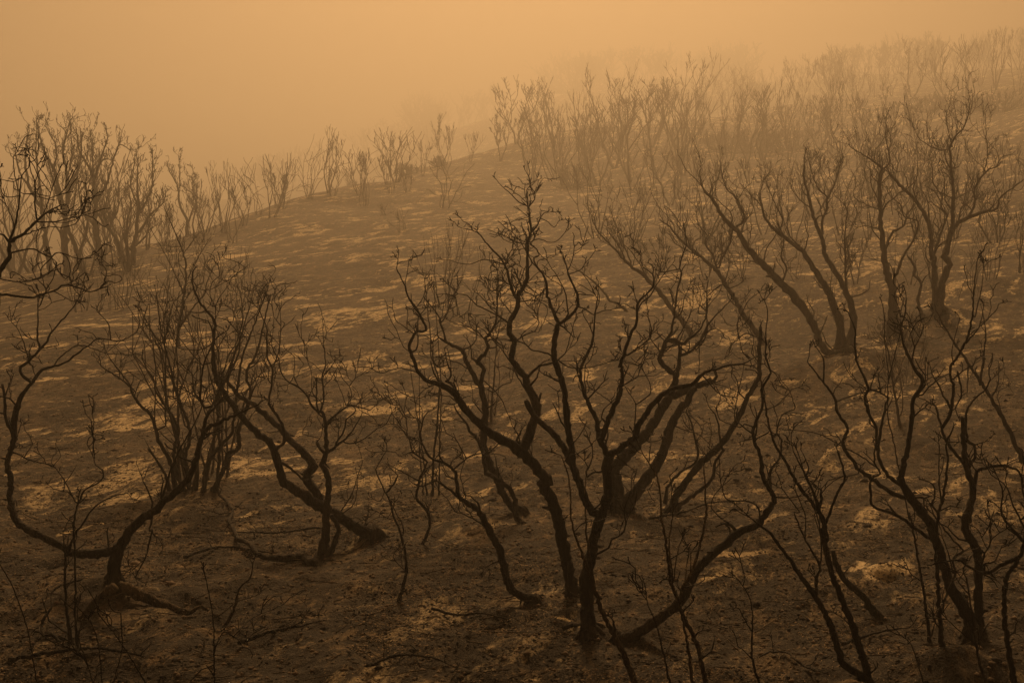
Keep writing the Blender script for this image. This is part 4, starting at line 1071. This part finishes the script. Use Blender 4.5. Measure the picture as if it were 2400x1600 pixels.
        for i in range(1, len(pts)):
            seglen = (pts[i] - pts[i - 1]).length; acc += seglen
            f = acc / Ltot
            if rad[i] > .045: dens = .25
            elif rad[i] > .022: dens = 1.5 if D0 < 24 else 3.0
            else: dens = 4.2 if D0 < 24 else 6.5
            if f < .18 and kind == '*': dens *= .1
            if rnd.random() < dens * seglen * tw:
                td = (pts[i] - pts[i - 1]).normalized()
                sdv = Vector((rnd.gauss(0, 1), rnd.gauss(0, 1), rnd.gauss(0, .6))).normalized()
                nd = td * .55 + sdv * .8 + Vector((0, 0, .35))
                L = (rnd.uniform(.07, .38) if D0 < 24 else rnd.uniform(.16, .55)) * sc * (1.25 if rad[i] > .02 else 1)
                if rnd.random() < .12: L *= 1.8
                twig(tws, pts[i], nd, L, min(max(rad[i] * .5, rmin), .012 * sc), rmin, 2 if L > .22 else 1, .12 if D0 < 24 else .42)
        if D0 > 24 and kind != 'x':
            for i in range(2, len(pts)):
                if .012 < rad[i] < .10 and rnd.random() < 1.15 * (pts[i] - pts[i - 1]).length * tw:
                    td = (pts[i] - pts[i - 1]).normalized()
                    nd = td * .8 + Vector((rnd.gauss(0, .8), rnd.gauss(0, .8), .55))
                    twig(tws, pts[i], nd, rnd.uniform(.5, 1.3), min(rad[i] * .5, .022), rmin, 3, .40)
        if rad[-1] < .014:
            td = (pts[-1] - pts[-2]).normalized()
            for _ in range(rnd.randint(1, 2)):
                nd = td + Vector((rnd.gauss(0, .5), rnd.gauss(0, .5), rnd.gauss(.15, .4)))
                twig(tws, pts[-1], nd, (rnd.uniform(.07, .2) if D0 < 24 else rnd.uniform(.2, .55)), rad[-1] * .8, rmin, 2, .12 if D0 < 24 else .42)
    if tws.v:
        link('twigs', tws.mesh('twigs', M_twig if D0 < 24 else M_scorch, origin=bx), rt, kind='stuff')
    return rt

blocks = []
for ln in TR.splitlines():
    if not ln: continue
    if ln[0] == '@': blocks.append((ln[1:].split('|'), []))
    else: blocks[-1][1].append(ln)
for (nm, cat, lab, grp, opt), lines in blocks:
    build_traced(nm, cat, lab, grp, opt, lines)

# ------------------------------------------------------------------ grown trees for the distance
def grow(style, H, Wd, seed, rmin):
    st = rnd.getstate(); rnd.seed(seed)
    tr = MB(); cr = MB()
    def branch(p, d, L, r, lev, up):
        target = tr if lev >= 3 else cr
        r1 = max(rmin, r * (.62 if lev > 1 else .45))
        pts, dd = walk(target, p, d, L, r, r1, up=up, gnarl=.15 if lev > 2 else .2, seg=max(3, min(7, int(L / (H * .035)) + 2)), sides=6 if lev >= 3 else 3)
        if lev <= 0: return
        kids = 2 if rnd.random() < .62 else 3
        for k in range(kids):
            a = rnd.uniform(0, 6.283); sp = rnd.uniform(.22, .58)
            nd = dd + Vector((math.cos(a), math.sin(a), rnd.uniform(-.1, .3))) * sp
            branch(pts[-1], nd, L * rnd.uniform(.42, .85), r1 * rnd.uniform(.68, .92), lev - 1, up)
        for k in range(rnd.randint(0, 2) if lev > 1 else rnd.randint(1, 2)):
            i = rnd.randint(1, len(pts) - 1); a = rnd.uniform(0, 6.283)
            nd = Vector((math.cos(a), math.sin(a), rnd.uniform(.1, .9)))
            branch(pts[i], nd, L * rnd.uniform(.35, .6), max(rmin, r1 * .5), max(lev - 2, 0), up)
    sw = Wd / H
    def limb(p, d, L, r, lev):
        target = tr if lev >= 3 else cr
        r1 = max(rmin, r * .6); seg = 6 if lev >= 2 else 4; step = L / seg
        pts = [p.copy()]; rr = [r]; ph = rnd.uniform(0, 6.28); wv = rnd.uniform(.12, .3)
        ax = Vector((rnd.gauss(0, 1), rnd.gauss(0, 1), rnd.gauss(0, .3))).normalized()
        for i in range(seg):
            d = d + ax * math.sin(ph + i * 1.9) * wv + Vector((rnd.gauss(0, .08), rnd.gauss(0, .08), .07)); d.normalize()
            p = p + d * step; pts.append(p.copy()); rr.append(r + (r1 - r) * (i + 1) / seg)
        target.tube(pts, rr, 6 if lev >= 3 else (4 if lev == 2 else 3))
        if lev <= 0: return
        for k in range(2 if rnd.random() < .75 else 3):
            sd = Vector((rnd.gauss(0, 1), rnd.gauss(0, 1), 0)).normalized()
            limb(pts[-1], d + sd * rnd.uniform(.25, .62) + Vector((0, 0, .1)), L * rnd.uniform(.5, .8), r1 * rnd.uniform(.7, .95), lev - 1)
        for k in range(rnd.randint(1, 3)):
            i = rnd.randint(2, len(pts) - 1); sd = Vector((rnd.gauss(0, 1), rnd.gauss(0, 1), 0)).normalized()
            limb(pts[i], d * .6 + sd * rnd.uniform(.5, .9) + Vector((0, 0, .35)), L * rnd.uniform(.25, .5), max(rmin, r1 * .45), max(lev - 2, 0))
    if style == 'o':
        a0 = rnd.uniform(0, 6.283); ns = rnd.choice([2, 2, 3, 3])
        for k in range(ns):
            a = a0 + k * 6.283 / ns + rnd.uniform(-.5, .5); sp = rnd.uniform(.15, .75)
            limb(Vector((math.cos(a) * .06, math.sin(a) * .06, -.2)), Vector((math.cos(a) * sp, math.sin(a) * sp, 1)), H * rnd.uniform(.34, .46), H * rnd.uniform(.010, .018), 4)
    elif style == 'v':
        for k in range(rnd.randint(4, 7)):
            a = rnd.uniform(0, 6.283); sp = rnd.uniform(.1, .75) * (sw + .2)
            d = Vector((math.cos(a) * sp, math.sin(a) * sp, 1))
            limb(Vector((math.cos(a) * .15, math.sin(a) * .15, -.2)), d, H * .46, H * .0085, 2)
    elif style == 's':
        for k in range(rnd.randint(4, 7)):
            a = rnd.uniform(0, 6.283); sp = rnd.uniform(.05, .5) * (sw + .15)
            d = Vector((math.cos(a) * sp, math.sin(a) * sp, 1))
            branch(Vector((math.cos(a) * .25, math.sin(a) * .25, -.2)), d, H * .55, H * .007, 1, .03)
    else:   # bush: dense low burnt scrub
        for k in range(46):
            a = rnd.uniform(0, 6.283); sp = rnd.uniform(.1, 1.6) * sw
            d = Vector((math.cos(a) * sp, math.sin(a) * sp, 1))
            branch(Vector((math.cos(a) * Wd * .22 * rnd.random(), math.sin(a) * Wd * .22 * rnd.random(), -.1)), d, H * .42, H * .02, 2, .05)
    # normalise to the wanted height and width
    allv = np.array(tr.v + cr.v)
    zmax = np.percentile(allv[:, 2], 99.5); hw = max(np.percentile(np.abs(allv[:, 0]), 98), .01)
    sz = H / zmax; sx = min(max(Wd * .5 / hw, .72 * sz), 1.5 * sz)
    for mb in (tr, cr): mb.v = [(x * sx, y * sx, z * sz) for x, y, z in mb.v]
    rnd.setstate(st)
    return tr, cr

def grown(name, cat, label, group, u, v, hpx, wpx, style, seed, d=None):
    p, dd = ground_at(u, v)
    if d: dd = d; p = at(u, v, d); p[2] = height(np.array([p[0]]), np.array([p[1]]))[0]
    H = hpx * dd / F; Wd = wpx * dd / F
    tr, cr = grow(style, H, Wd, seed, max(.005, dd * .00014))
    rt = root(name, label, cat, Vector(p), group)
    if not tr.v: tr, cr = cr, tr
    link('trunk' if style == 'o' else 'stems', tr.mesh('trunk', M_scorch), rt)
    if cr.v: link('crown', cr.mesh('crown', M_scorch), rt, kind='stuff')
    return rt

LEFT = 'hazy oaks along the left ridge'; RIDGE = 'burnt shrubs on the ridge line'; UP = 'hazy trees on the upper slope'
SL = 'burnt shrubs on the slope'
G = [
 ('burnt_shrub','shrub','wide vase-shaped shrub on the ridge just right of the left oak row',RIDGE,548,569,190,95,'s'),
 ('burnt_shrub','shrub','upright burnt stems growing inside the dense left shrub',SL,455,1128,430,300,'v'),
 ('burnt_shrub','shrub','second sheaf of stems at the right of the dense left shrub',SL,505,1120,400,230,'v'),
 ('burnt_tree','tree','spreading small tree leaning over the ridge beside the forked ridge oak',RIDGE,480,552,165,100,'o'),
 ('burnt_shrub','shrub','slim upright shrub on the ridge between the row oaks and bare crest',RIDGE,605,505,135,60,'s'),
 ('burnt_tree','tree','dark low forked tree alone where the ridge bends upward',RIDGE,664,482,75,55,'o'),
 ('burnt_shrub','shrub','thin leaning sticks crossing over the low forked ridge tree',RIDGE,650,486,120,85,'s'),
 ('burnt_shrub','shrub','very faint tall tree shape rising behind the middle of the ridge',RIDGE,770,452,150,70,'o'),
 ('burnt_shrub','shrub','faint thin pair of stems behind the ridge left of the faint tall tree',RIDGE,722,462,105,50,'s'),
 ('burnt_shrub','shrub','two dark crooked stems with a twisted snag standing below the ridge edge',RIDGE,855,484,135,60,'s'),
 ('burnt_shrub','shrub','dense fan-shaped shrub on the ridge line, darkest of the middle ridge',RIDGE,928,428,125,95,'v'),
 ('burnt_shrub','shrub','open shrub in front of the dense fan-shaped ridge shrub',RIDGE,918,455,150,85,'s'),
 ('burnt_shrub','shrub','light forked shrub on the ridge right of the fan-shaped one',RIDGE,1000,388,90,70,'s'),
 ('burnt_shrub','shrub','tiny low shrub under the light forked ridge shrub',RIDGE,957,450,45,35,'v'),
 ('burnt_shrub','shrub','wide sprawling stick shrub on the open slope below the ridge',RIDGE,1047,488,125,120,'s'),
 ('burnt_shrub','shrub','small cluster of short sticks alone on the upper open slope',SL,945,545,55,22,'s'),
 ('burnt_shrub','shrub','tiny pair of twigs on the open slope left of the short sticks',SL,893,506,28,20,'s'),
 ('burnt_tree','tree','dark bowl-shaped oak at the top of the ridge, alone against smoke',RIDGE,1171,378,105,75,'o'),
 ('burnt_tree','tree','tall pale oak standing behind the bowl-shaped ridge oak',UP,1210,338,150,115,'o'),
 ('burnt_tree','tree','small tree right of the bowl-shaped oak at the crest bend',UP,1238,360,95,60,'o'),
 ('burnt_tree','tree','slender grey oak left of the big round bush',UP,1290,426,165,75,'o'),
 ('burnt_tree','tree','second slender oak just left of the big round bush',UP,1318,436,180,60,'o'),
 ('burnt_tree','tree','two-stemmed oak rising directly behind the big round bush',UP,1376,410,160,85,'o'),
 ('burnt_tree','tree','tallest crown of the hazy thicket above the pointed foreground treetop',UP,1442,396,240,140,'o'),
 ('burnt_tree','tree','dense upright oak in the hazy thicket right of the tallest crown',UP,1482,445,180,85,'o'),
 ('burnt_shrub','shrub','bushy upright shrub filling the middle of the hazy thicket',UP,1532,440,165,80,'v'),
 ('burnt_tree','tree','crooked tall oak at the right side of the hazy thicket',UP,1588,458,190,75,'o'),
 ('burnt_tree','tree','pale broad oak behind the hazy thicket with very tall spike',UP,1625,330,200,130,'o'),
 ('burnt_tree','tree','leaning hazy oak in front of the thicket above pale ash',SL,1572,482,140,150,'o'),
 ('burnt_shrub','shrub','thin shrub on the mid slope above the low left-reaching oak',SL,1488,568,170,95,'s'),
 ('burnt_tree','tree','grey tree with dark top left of the dark scrub patch',UP,1690,420,190,85,'o'),
 ('burnt_tree','tree','grey crooked tree rising from the left part of the scrub patch',UP,1752,392,195,75,'o'),
 ('burnt_tree','tree','slim forked tree in the middle of the scrub patch',UP,1842,338,145,65,'o'),
 ('burnt_tree','tree','tree with many curved arms right of the scrub patch',UP,1925,352,130,85,'o'),
 ('burnt_tree','tree','tall twin-topped tree above the leaning slope oak crown',UP,1972,372,190,85,'o'),
 ('burnt_tree','tree','bushy grey tree behind the top of the broad slope oaks',UP,2022,392,160,90,'o'),
 ('burnt_tree','tree','light slender tree between the bushy grey tree and brown mound',UP,2108,322,125,85,'o'),
 ('burnt_shrub','shrub','wide pale shrub fanning above the brown scrub mound, upper right',UP,2216,240,110,120,'v'),
 ('burnt_shrub','shrub','tall pale shrub clump behind the wide fan, upper right',UP,2262,236,150,110,'v'),
 ('burnt_tree','tree','dark dense tree at the upper right corner',UP,2335,212,145,80,'o'),
 ('burnt_shrub','shrub','dark spiky shrub cut by the right edge near the top',UP,2385,225,110,80,'v'),
 ('burnt_tree','tree','thin hazy tree on the crest left of the pale shrub clump',UP,2138,228,130,80,'o'),
 ('burnt_tree','tree','faint round-topped tree on the crest in the middle right',UP,1955,235,125,80,'o'),
 ('burnt_shrub','shrub','faint thin tree above the mid crest, left of the round-topped one',UP,1880,250,110,70,'o'),
 ('burnt_shrub','shrub','faint vase shrub on the bare slope behind the straight trunk oak',SL,1040,722,195,125,'v'),
 ('burnt_shrub','shrub','sparse shrub beside the faint vase shrub on the bare slope',SL,1085,740,170,70,'s'),
 ('burnt_shrub','shrub','thin faint shrub on the left slope below the dark ridge oak',SL,385,700,170,110,'s'),
 ('burnt_shrub','shrub','faint sticks on the left slope below the bow of the ridge',SL,343,706,100,60,'s'),
 ('burnt_shrub','shrub','faint small stem clump under the black left edge branches',SL,244,728,110,50,'s'),
 ('burnt_shrub','shrub','tangled low shrub on the slope behind the slim right stems',SL,2120,905,110,120,'v'),
 ('burnt_shrub','shrub','thin shrub at the right edge behind the broad slope oak',SL,2330,560,150,100,'s'),
 ('burnt_shrub','shrub','slender bush right of the broad slope oak trunk',SL,2265,700,150,70,'s'),
 ('burnt_shrub','shrub','faint stems at the far right beside the dark edge',SL,2390,640,190,80,'o'),
 ('burnt_tree','tree','pale tree hidden behind the crown of the centre slope oak',SL,2095,505,150,100,'o'),
 ('burnt_tree','tree','small hazy tree left of the centre slope oak crown',SL,1905,505,150,110,'o'),
 ('burnt_tree','tree','hazy tree above the leaning slope oak, in front of the scrub patch',SL,1660,500,150,90,'o'),
 ('burnt_tree','tree','faint tall oak at the far left edge behind the black branches',LEFT,45,640,220,110,'o'),
 ('burnt_tree','tree','hazy oak filling the gap below the high crowned left oaks',LEFT,205,648,240,110,'o'),
 ('burnt_tree','tree','low hazy oak behind the leaning row stems',LEFT,265,630,200,90,'o'),
 ('burnt_tree','tree','small hazy tree between the dark row oak and forked ridge oak',LEFT,385,592,120,60,'o'),
]
for i, (nm, cat, lab, grp, u, v, h, w, s) in enumerate(G):
    grown(nm, cat, lab, grp, u, v, h, w, s, 100 + i)

# dark round scrub masses on the slope
B = [(1345,440,90,62,'round burnt bush sitting mid-slope under the slender grey oaks'),
     (1690,352,90,45,'left end of the dark scrub patch behind the crooked grey tree'),(1770,360,120,60,'dark scrub bush in the middle of the upper slope patch'),
     (1850,352,120,58,'dark scrub bush at the right end of the upper slope patch'),
     (2180,262,120,42,'brown scrub mound under the wide pale fan shrub'),(2255,268,120,50,'largest brown scrub mound, upper right'),
     (2345,262,130,50,'scrub mound at the right edge below the dark tree'),
     (1028,392,38,26,'small round bush on the ridge right of the light forked shrub'),(955,412,60,30,'low bush on the ridge at the foot of the fan-shaped shrub'),
     (1660,262,50,24,'small faint bush on the far slope'),(2110,800,150,70,'low brushy mound among roots behind the slim right stems')]
for i, (u, v, w, h, lab) in enumerate(B):
    grown('burnt_bush', 'bush', lab, 'burnt bushes on the slope', u, v, h, w, 'b', 900 + i)

# far trees fading out: a few shapes shared by many copies
def proto_set(rmin, sty, seed0):
    out = []
    for i, s in enumerate(sty):
        tr, cr = grow(s, 6.0, 4.6 if s != 's' else 3.2, seed0 + i, rmin)
        if not tr.v: tr, cr = cr, MB()
        out.append((tr.mesh('stems', M_scorch), cr.mesh('crown', M_scorch) if cr.v else None))
    return out
P_near = proto_set(.016, ['o', 'v', 'o', 's', 'o', 'v'], 500)
P_far = proto_set(.034, ['o', 'v', 'o', 's', 'o', 'v'], 520)
def scatter(count, u0, u1, d0, d1, label, group, hs=(.7, 1.4), seed=1, protos=P_far, uslope=0):
    r = random.Random(seed)
    for i in range(count):
        d = ST(r.uniform(d0, d1)); u = r.uniform(u0, u1)
        x = (u - 1200) / F * d
        z = float(height(np.array([x]), np.array([d]))[0])
        a, b = protos[r.randrange(len(protos))]
        rt = root('burnt_tree', label, 'tree', Vector((x, d, z - .1)), group)
        s = r.uniform(*hs) * ST(d0) / d0; rt.scale = (s * r.uniform(.8, 1.2), s * r.uniform(.8, 1.2), s); rt.rotation_euler = (0, 0, r.uniform(0, 6.28))
        link('stems', a, rt)
        if b: link('crown', b, rt, kind='stuff')
scatter(48, 1750, 2430, 235, 275, 'faint bare tree fading into smoke on the far right crest', 'faint trees on the far crest', (.7, 1.25), 11)
scatter(40, 1330, 1780, 330, 385, 'ghostly tree on the crest in the middle, nearly lost in smoke', 'ghostly trees on the middle crest', (.9, 1.6), 17)
scatter(24, 1850, 2420, 150, 205, 'pale bare tree on the upper right slope below the crest', 'pale trees below the crest', (.55, 1.0), 12, P_near)
scatter(16, 1330, 1780, 170, 230, 'very pale tree behind the hazy thicket in the middle', 'very pale trees behind the thicket', (.7, 1.2), 13, P_near)
scatter(34, 560, 1230, 400, 440, 'ghostly tree on the hill beyond the ridge, almost lost in smoke', 'ghostly trees beyond the ridge', (1.0, 2.0), 14)
scatter(12, 620, 1100, 118, 150, 'faint tree just beyond the middle ridge line', 'faint trees just beyond the ridge', (.45, .8), 15, P_near)
scatter(14, -20, 300, 74, 100, 'pale trunk in the hazy crowd behind the left row', 'pale crowd behind the left row', (.8, 1.2), 16, P_near)
def ordinal(k): return ['first','second','third','fourth','fifth','sixth','seventh','eighth','ninth','tenth','eleventh','twelfth','thirteenth','fourteenth','fifteenth','sixteenth','seventeenth','eighteenth','nineteenth','twentieth','twenty-first','twenty-second'][k]
def band(count, u0, u1, vfun, h0, h1, phrase, group, seed, styles='ov'):
    r = random.Random(seed)
    us = sorted(u0 + (u1 - u0) * (i + r.uniform(.1, .9)) / count for i in range(count))
    for i, u in enumerate(us):
        h = r.uniform(h0, h1)
        grown('burnt_tree', 'tree', ordinal(i) + ' from the left ' + phrase, group, u, vfun(u) + r.uniform(-14, 14), h, h * r.uniform(.5, .95), r.choice(styles), seed * 50 + i)
band(10, 290, 740, lambda u: 612 - (u - 290) * .318, 95, 170, 'of the slim trees filling the left ridge line', 'slim trees along the left ridge line', 31, 'ovso')
band(6, 770, 1120, lambda u: 462 - (u - 770) * .25, 70, 120, 'of the small trees on the middle ridge', 'small trees on the middle ridge', 32, 'ovv')
band(8, 1215, 1670, lambda u: 425, 120, 215, 'of the trunks crowding the hazy thicket', 'trunks crowding the hazy thicket', 33, 'oov')
band(6, 1260, 1680, lambda u: 350, 120, 170, 'of the paler trees behind the hazy thicket', 'paler trees behind the thicket', 34, 'ov')
band(8, 1680, 2180, lambda u: 365, 110, 180, 'of the trees beside the dark scrub patch', 'trees beside the scrub patch', 35, 'oov')
band(8, 1850, 2390, lambda u: 470, 110, 170, 'of the thin trees above the slope oaks', 'thin trees above the slope oaks', 36, 'ovs')
band(11, 1340, 2400, lambda u: 560, 140, 215, 'of the hazy shrubs standing among the slope oaks', 'hazy shrubs among the slope oaks', 38, 'ovv')
band(8, 1500, 2390, lambda u: 660, 120, 190, 'of the small trees below the slope oak crowns', 'small trees below the slope oaks', 39, 'ovs')
band(7, 160, 620, lambda u: 720, 110, 180, 'of the faint shrubs on the left slope', 'faint shrubs on the left slope', 40, 'vs')
band(5, 0, 320, lambda u: 640, 170, 290, 'of the hazy trees packing the high left group', 'hazy trees packing the left group', 37, 'oo')
# big crown masses of living trees ghosting through the smoke
for i, (u, v, h, w, lab) in enumerate([(1345,215,95,190,'broad ghostly tree crown at the head of the slope'),(1700,205,85,120,'ghostly clump of crowns on the crest, middle right'),
                                       (1000,330,110,130,'ghostly broad crown behind the middle ridge'),(640,440,80,110,'ghostly low crown behind the left ridge bend')]):
    dd = [625, 600, 690, 690][i]
    p = at(u, v, dd); 
    H = h * dd / F; Wd = w * dd / F
    tr, cr = grow('b', H, Wd, 950 + i, .12)
    rt = root('smoky_tree', lab, 'tree', (p[0], p[1], float(height(np.array([p[0]]), np.array([p[1]]))[0])), 'ghostly crowns in the smoke')
    if not tr.v: tr, cr = cr, MB()
    link('stems', tr.mesh('stems', M_scorch), rt)
    if cr.v: link('crown', cr.mesh('crown', M_scorch), rt, kind='stuff')

# ------------------------------------------------------------------ ground litter
def scatter_points(nn, u0, u1, v0, v1, seed):
    r = np.random.RandomState(seed)
    d = np.exp(r.uniform(math.log(10.5), math.log(v1), nn)); d = np.maximum(d, v0)
    uu = r.uniform(u0, u1, nn); x = (uu - 1200) / F * d
    return x, d, height(x, d), r
def litter(name, nn, dmax, size, material, label, cat_stuff=True, seed=1, clump=.0, tall=.4, flat=True):
    x, y, z, r = scatter_points(nn, -150, 2550, 10.5, dmax, seed)
    keep = fbm(x / 1.1 + 3, y / 1.1, 3) > clump
    x, y, z = x[keep], y[keep], z[keep]
    m = len(x)
    s = size * r.uniform(.4, 1.5, m)[:, None]
    a = r.uniform(0, 6.283, m)
    tx = np.stack([np.cos(a), np.sin(a), r.uniform(-.5, .5, m)], -1)
    ty = np.stack([-np.sin(a), np.cos(a), r.uniform(-.6, .6, m)], -1) * r.uniform(.25, .6, m)[:, None]
    c = np.stack([x, y, z + size * .25], -1)
    up = np.zeros_like(c); up[:, 2] = 1
    q = np.stack([c - tx * s, c - ty * s + up * s * tall * .5, c + tx * s + up * s * tall * .6, c + ty * s, ], 1)
    V = q.reshape(-1, 3)
    me = bpy.data.meshes.new(name)
    me.vertices.add(len(V)); me.vertices.foreach_set('co', V.ravel())
    idx = np.arange(len(V), dtype=np.int32)
    me.loops.add(len(V)); me.loops.foreach_set('vertex_index', idx)
    me.polygons.add(m); me.polygons.foreach_set('loop_start', np.arange(0, 4 * m, 4, dtype=np.int32))
    me.update(); me.validate(); me.materials.append(material)
    o = link(name, me); o['kind'] = 'stuff'; o['label'] = label
litter('leaf_litter', 110000, 32, .011, M_litter, 'scorched leaf litter strewn on the near slope', seed=5, clump=.42)
litter('char_flakes', 50000, 30, .020, M_coal, 'black char flakes strewn on the near slope', seed=6, clump=-.1)
# crumbs of soil and charcoal
def clods(name, nn, dmax, s0, s1, material, label, seed):
    x, y, z, r = scatter_points(nn, -150, 2550, 10.5, dmax, seed)
    base = np.array([(1, 0, 0), (0, 1, 0), (-1, 0, 0), (0, -1, 0), (0, 0, 1), (0, 0, -1)], float)
    fc = np.array([(0, 1, 4), (1, 2, 4), (2, 3, 4), (3, 0, 4), (1, 0, 5), (2, 1, 5), (3, 2, 5), (0, 3, 5)])
    s = (s0 + (s1 - s0) * r.rand(nn) ** 4)[:, None, None]
    V = base[None] * s * r.uniform(.5, 1.3, (nn, 6, 1)) * np.array([1, 1, .65])
    V = V + np.stack([x, y, z], -1)[:, None]
    Fa = fc[None] + (np.arange(nn) * 6)[:, None, None]
    me = bpy.data.meshes.new(name)
    me.vertices.add(nn * 6); me.vertices.foreach_set('co', V.ravel())
    me.loops.add(nn * 24); me.loops.foreach_set('vertex_index', Fa.ravel().astype(np.int32))
    me.polygons.add(nn * 8); me.polygons.foreach_set('loop_start', np.arange(0, nn * 24, 3, dtype=np.int32))
    me.update(); me.validate(); me.materials.append(material)
    o = link(name, me); o['kind'] = 'stuff'; o['label'] = label
clods('soil_crumbs', 22000, 40, .006, .045, M_stone, 'loose sooty soil crumbs on the near slope', 8)
clods('charcoal_lumps', 500, 32, .03, .09, M_coal, 'larger charcoal lumps lying on the near slope', 10)
clods('charcoal_bits', 16000, 45, .006, .034, M_coal, 'loose charcoal bits on the near slope', 9)
dt = MB()
xs, ys, zs, r_ = scatter_points(2200, -150, 2550, 10.5, 40, 21)
for x, y, z in zip(xs, ys, zs):
    a = rnd.uniform(0, 6.28); L = rnd.uniform(.08, .5)
    pts = []; p = Vector((x, y, z + .012)); d = Vector((math.cos(a), math.sin(a), 0))
    for k in range(4):
        pts.append(p.copy()); d += Vector((rnd.gauss(0, .25), rnd.gauss(0, .25), rnd.gauss(0, .12))); p = p + d.normalized() * L / 3
    dt.tube(pts, [.006, .005, .004, .003], 4)
o = link('fallen_twigs', dt.mesh('fallen_twigs', M_flaky)); o['kind'] = 'stuff'; o['label'] = 'fallen burnt twigs scattered on the near slope'

# ------------------------------------------------------------------ stones and the burnt-out stump hole
def lump(mb, c, s, seed, flat=.6):
    r = random.Random(seed); b = len(mb.v); nu, nv = 8, 5
    for j in range(nv):
        th = math.pi * (j + .5) / nv
        for i in range(nu):
            ph = 2 * math.pi * i / nu; k = s * r.uniform(.72, 1.15)
            mb.v.append((c[0] + math.sin(th) * math.cos(ph) * k, c[1] + math.sin(th) * math.sin(ph) * k, c[2] + math.cos(th) * k * flat))
    for j in range(nv - 1):
        for i in range(nu):
            mb.f.append((b + j * nu + i, b + (j + 1) * nu + i, b + (j + 1) * nu + (i + 1) % nu, b + j * nu + (i + 1) % nu))
    mb.f.append(tuple(b + i for i in range(nu))); mb.f.append(tuple(b + (nv - 1) * nu + nu - 1 - i for i in range(nu)))
for i, (u, v, px, lab) in enumerate([(400,1368,26,'pale angular stone right of the broken stump'),(2062,1402,18,'dark rounded stone below the ash crater'),
        (2012,1435,16,'small sooty stone at the foot of the leaning log'),(318,1322,30,'stone half hidden behind the left forked oak foot'),
        (905,1238,20,'charred round burl beside the knotted oak root'),(205,1170,16,'reddish stone on the pale ash at left'),
        (1755,1100,20,'charred clump on the slope right of centre'),(1725,1125,18,'smaller charred clump beside the other on the slope')]):
    p, d = ground_at(u, v); mb = MB(); lump(mb, (0, 0, 0), px * .5 * d / F, i + 40)
    o = link('stone', mb.mesh('stone', M_stone if 'stone' in lab else M_coal), loc=Vector(p)); o['label'] = lab; o['category'] = 'stone'; o['group'] = 'stones on the slope'
for nm, c, R_, lab in [('stump_hole', pit, .17, 'oval crater of charred stump pieces in pale ash, lower right'), ('stump_hole', pit2, .2, 'dark burnt-out hollow left of the left forked oak')]:
    z = float(height(np.array([c[0]]), np.array([c[1]]))[0])
    rt = root(nm, lab, 'stump hole', (c[0], c[1], z), 'burnt-out stump holes')
    for k in range(9):
        a = k * .7; rr = R_ * rnd.uniform(.2, .8); mb = MB(); lump(mb, (0, 0, 0), R_ * rnd.uniform(.16, .3), 70 + k, .5)
        o = link('charred_piece', mb.mesh('charred_piece', M_coal if k % 2 else M_stone), rt); o.location = (math.cos(a) * rr, math.sin(a) * rr, .03)
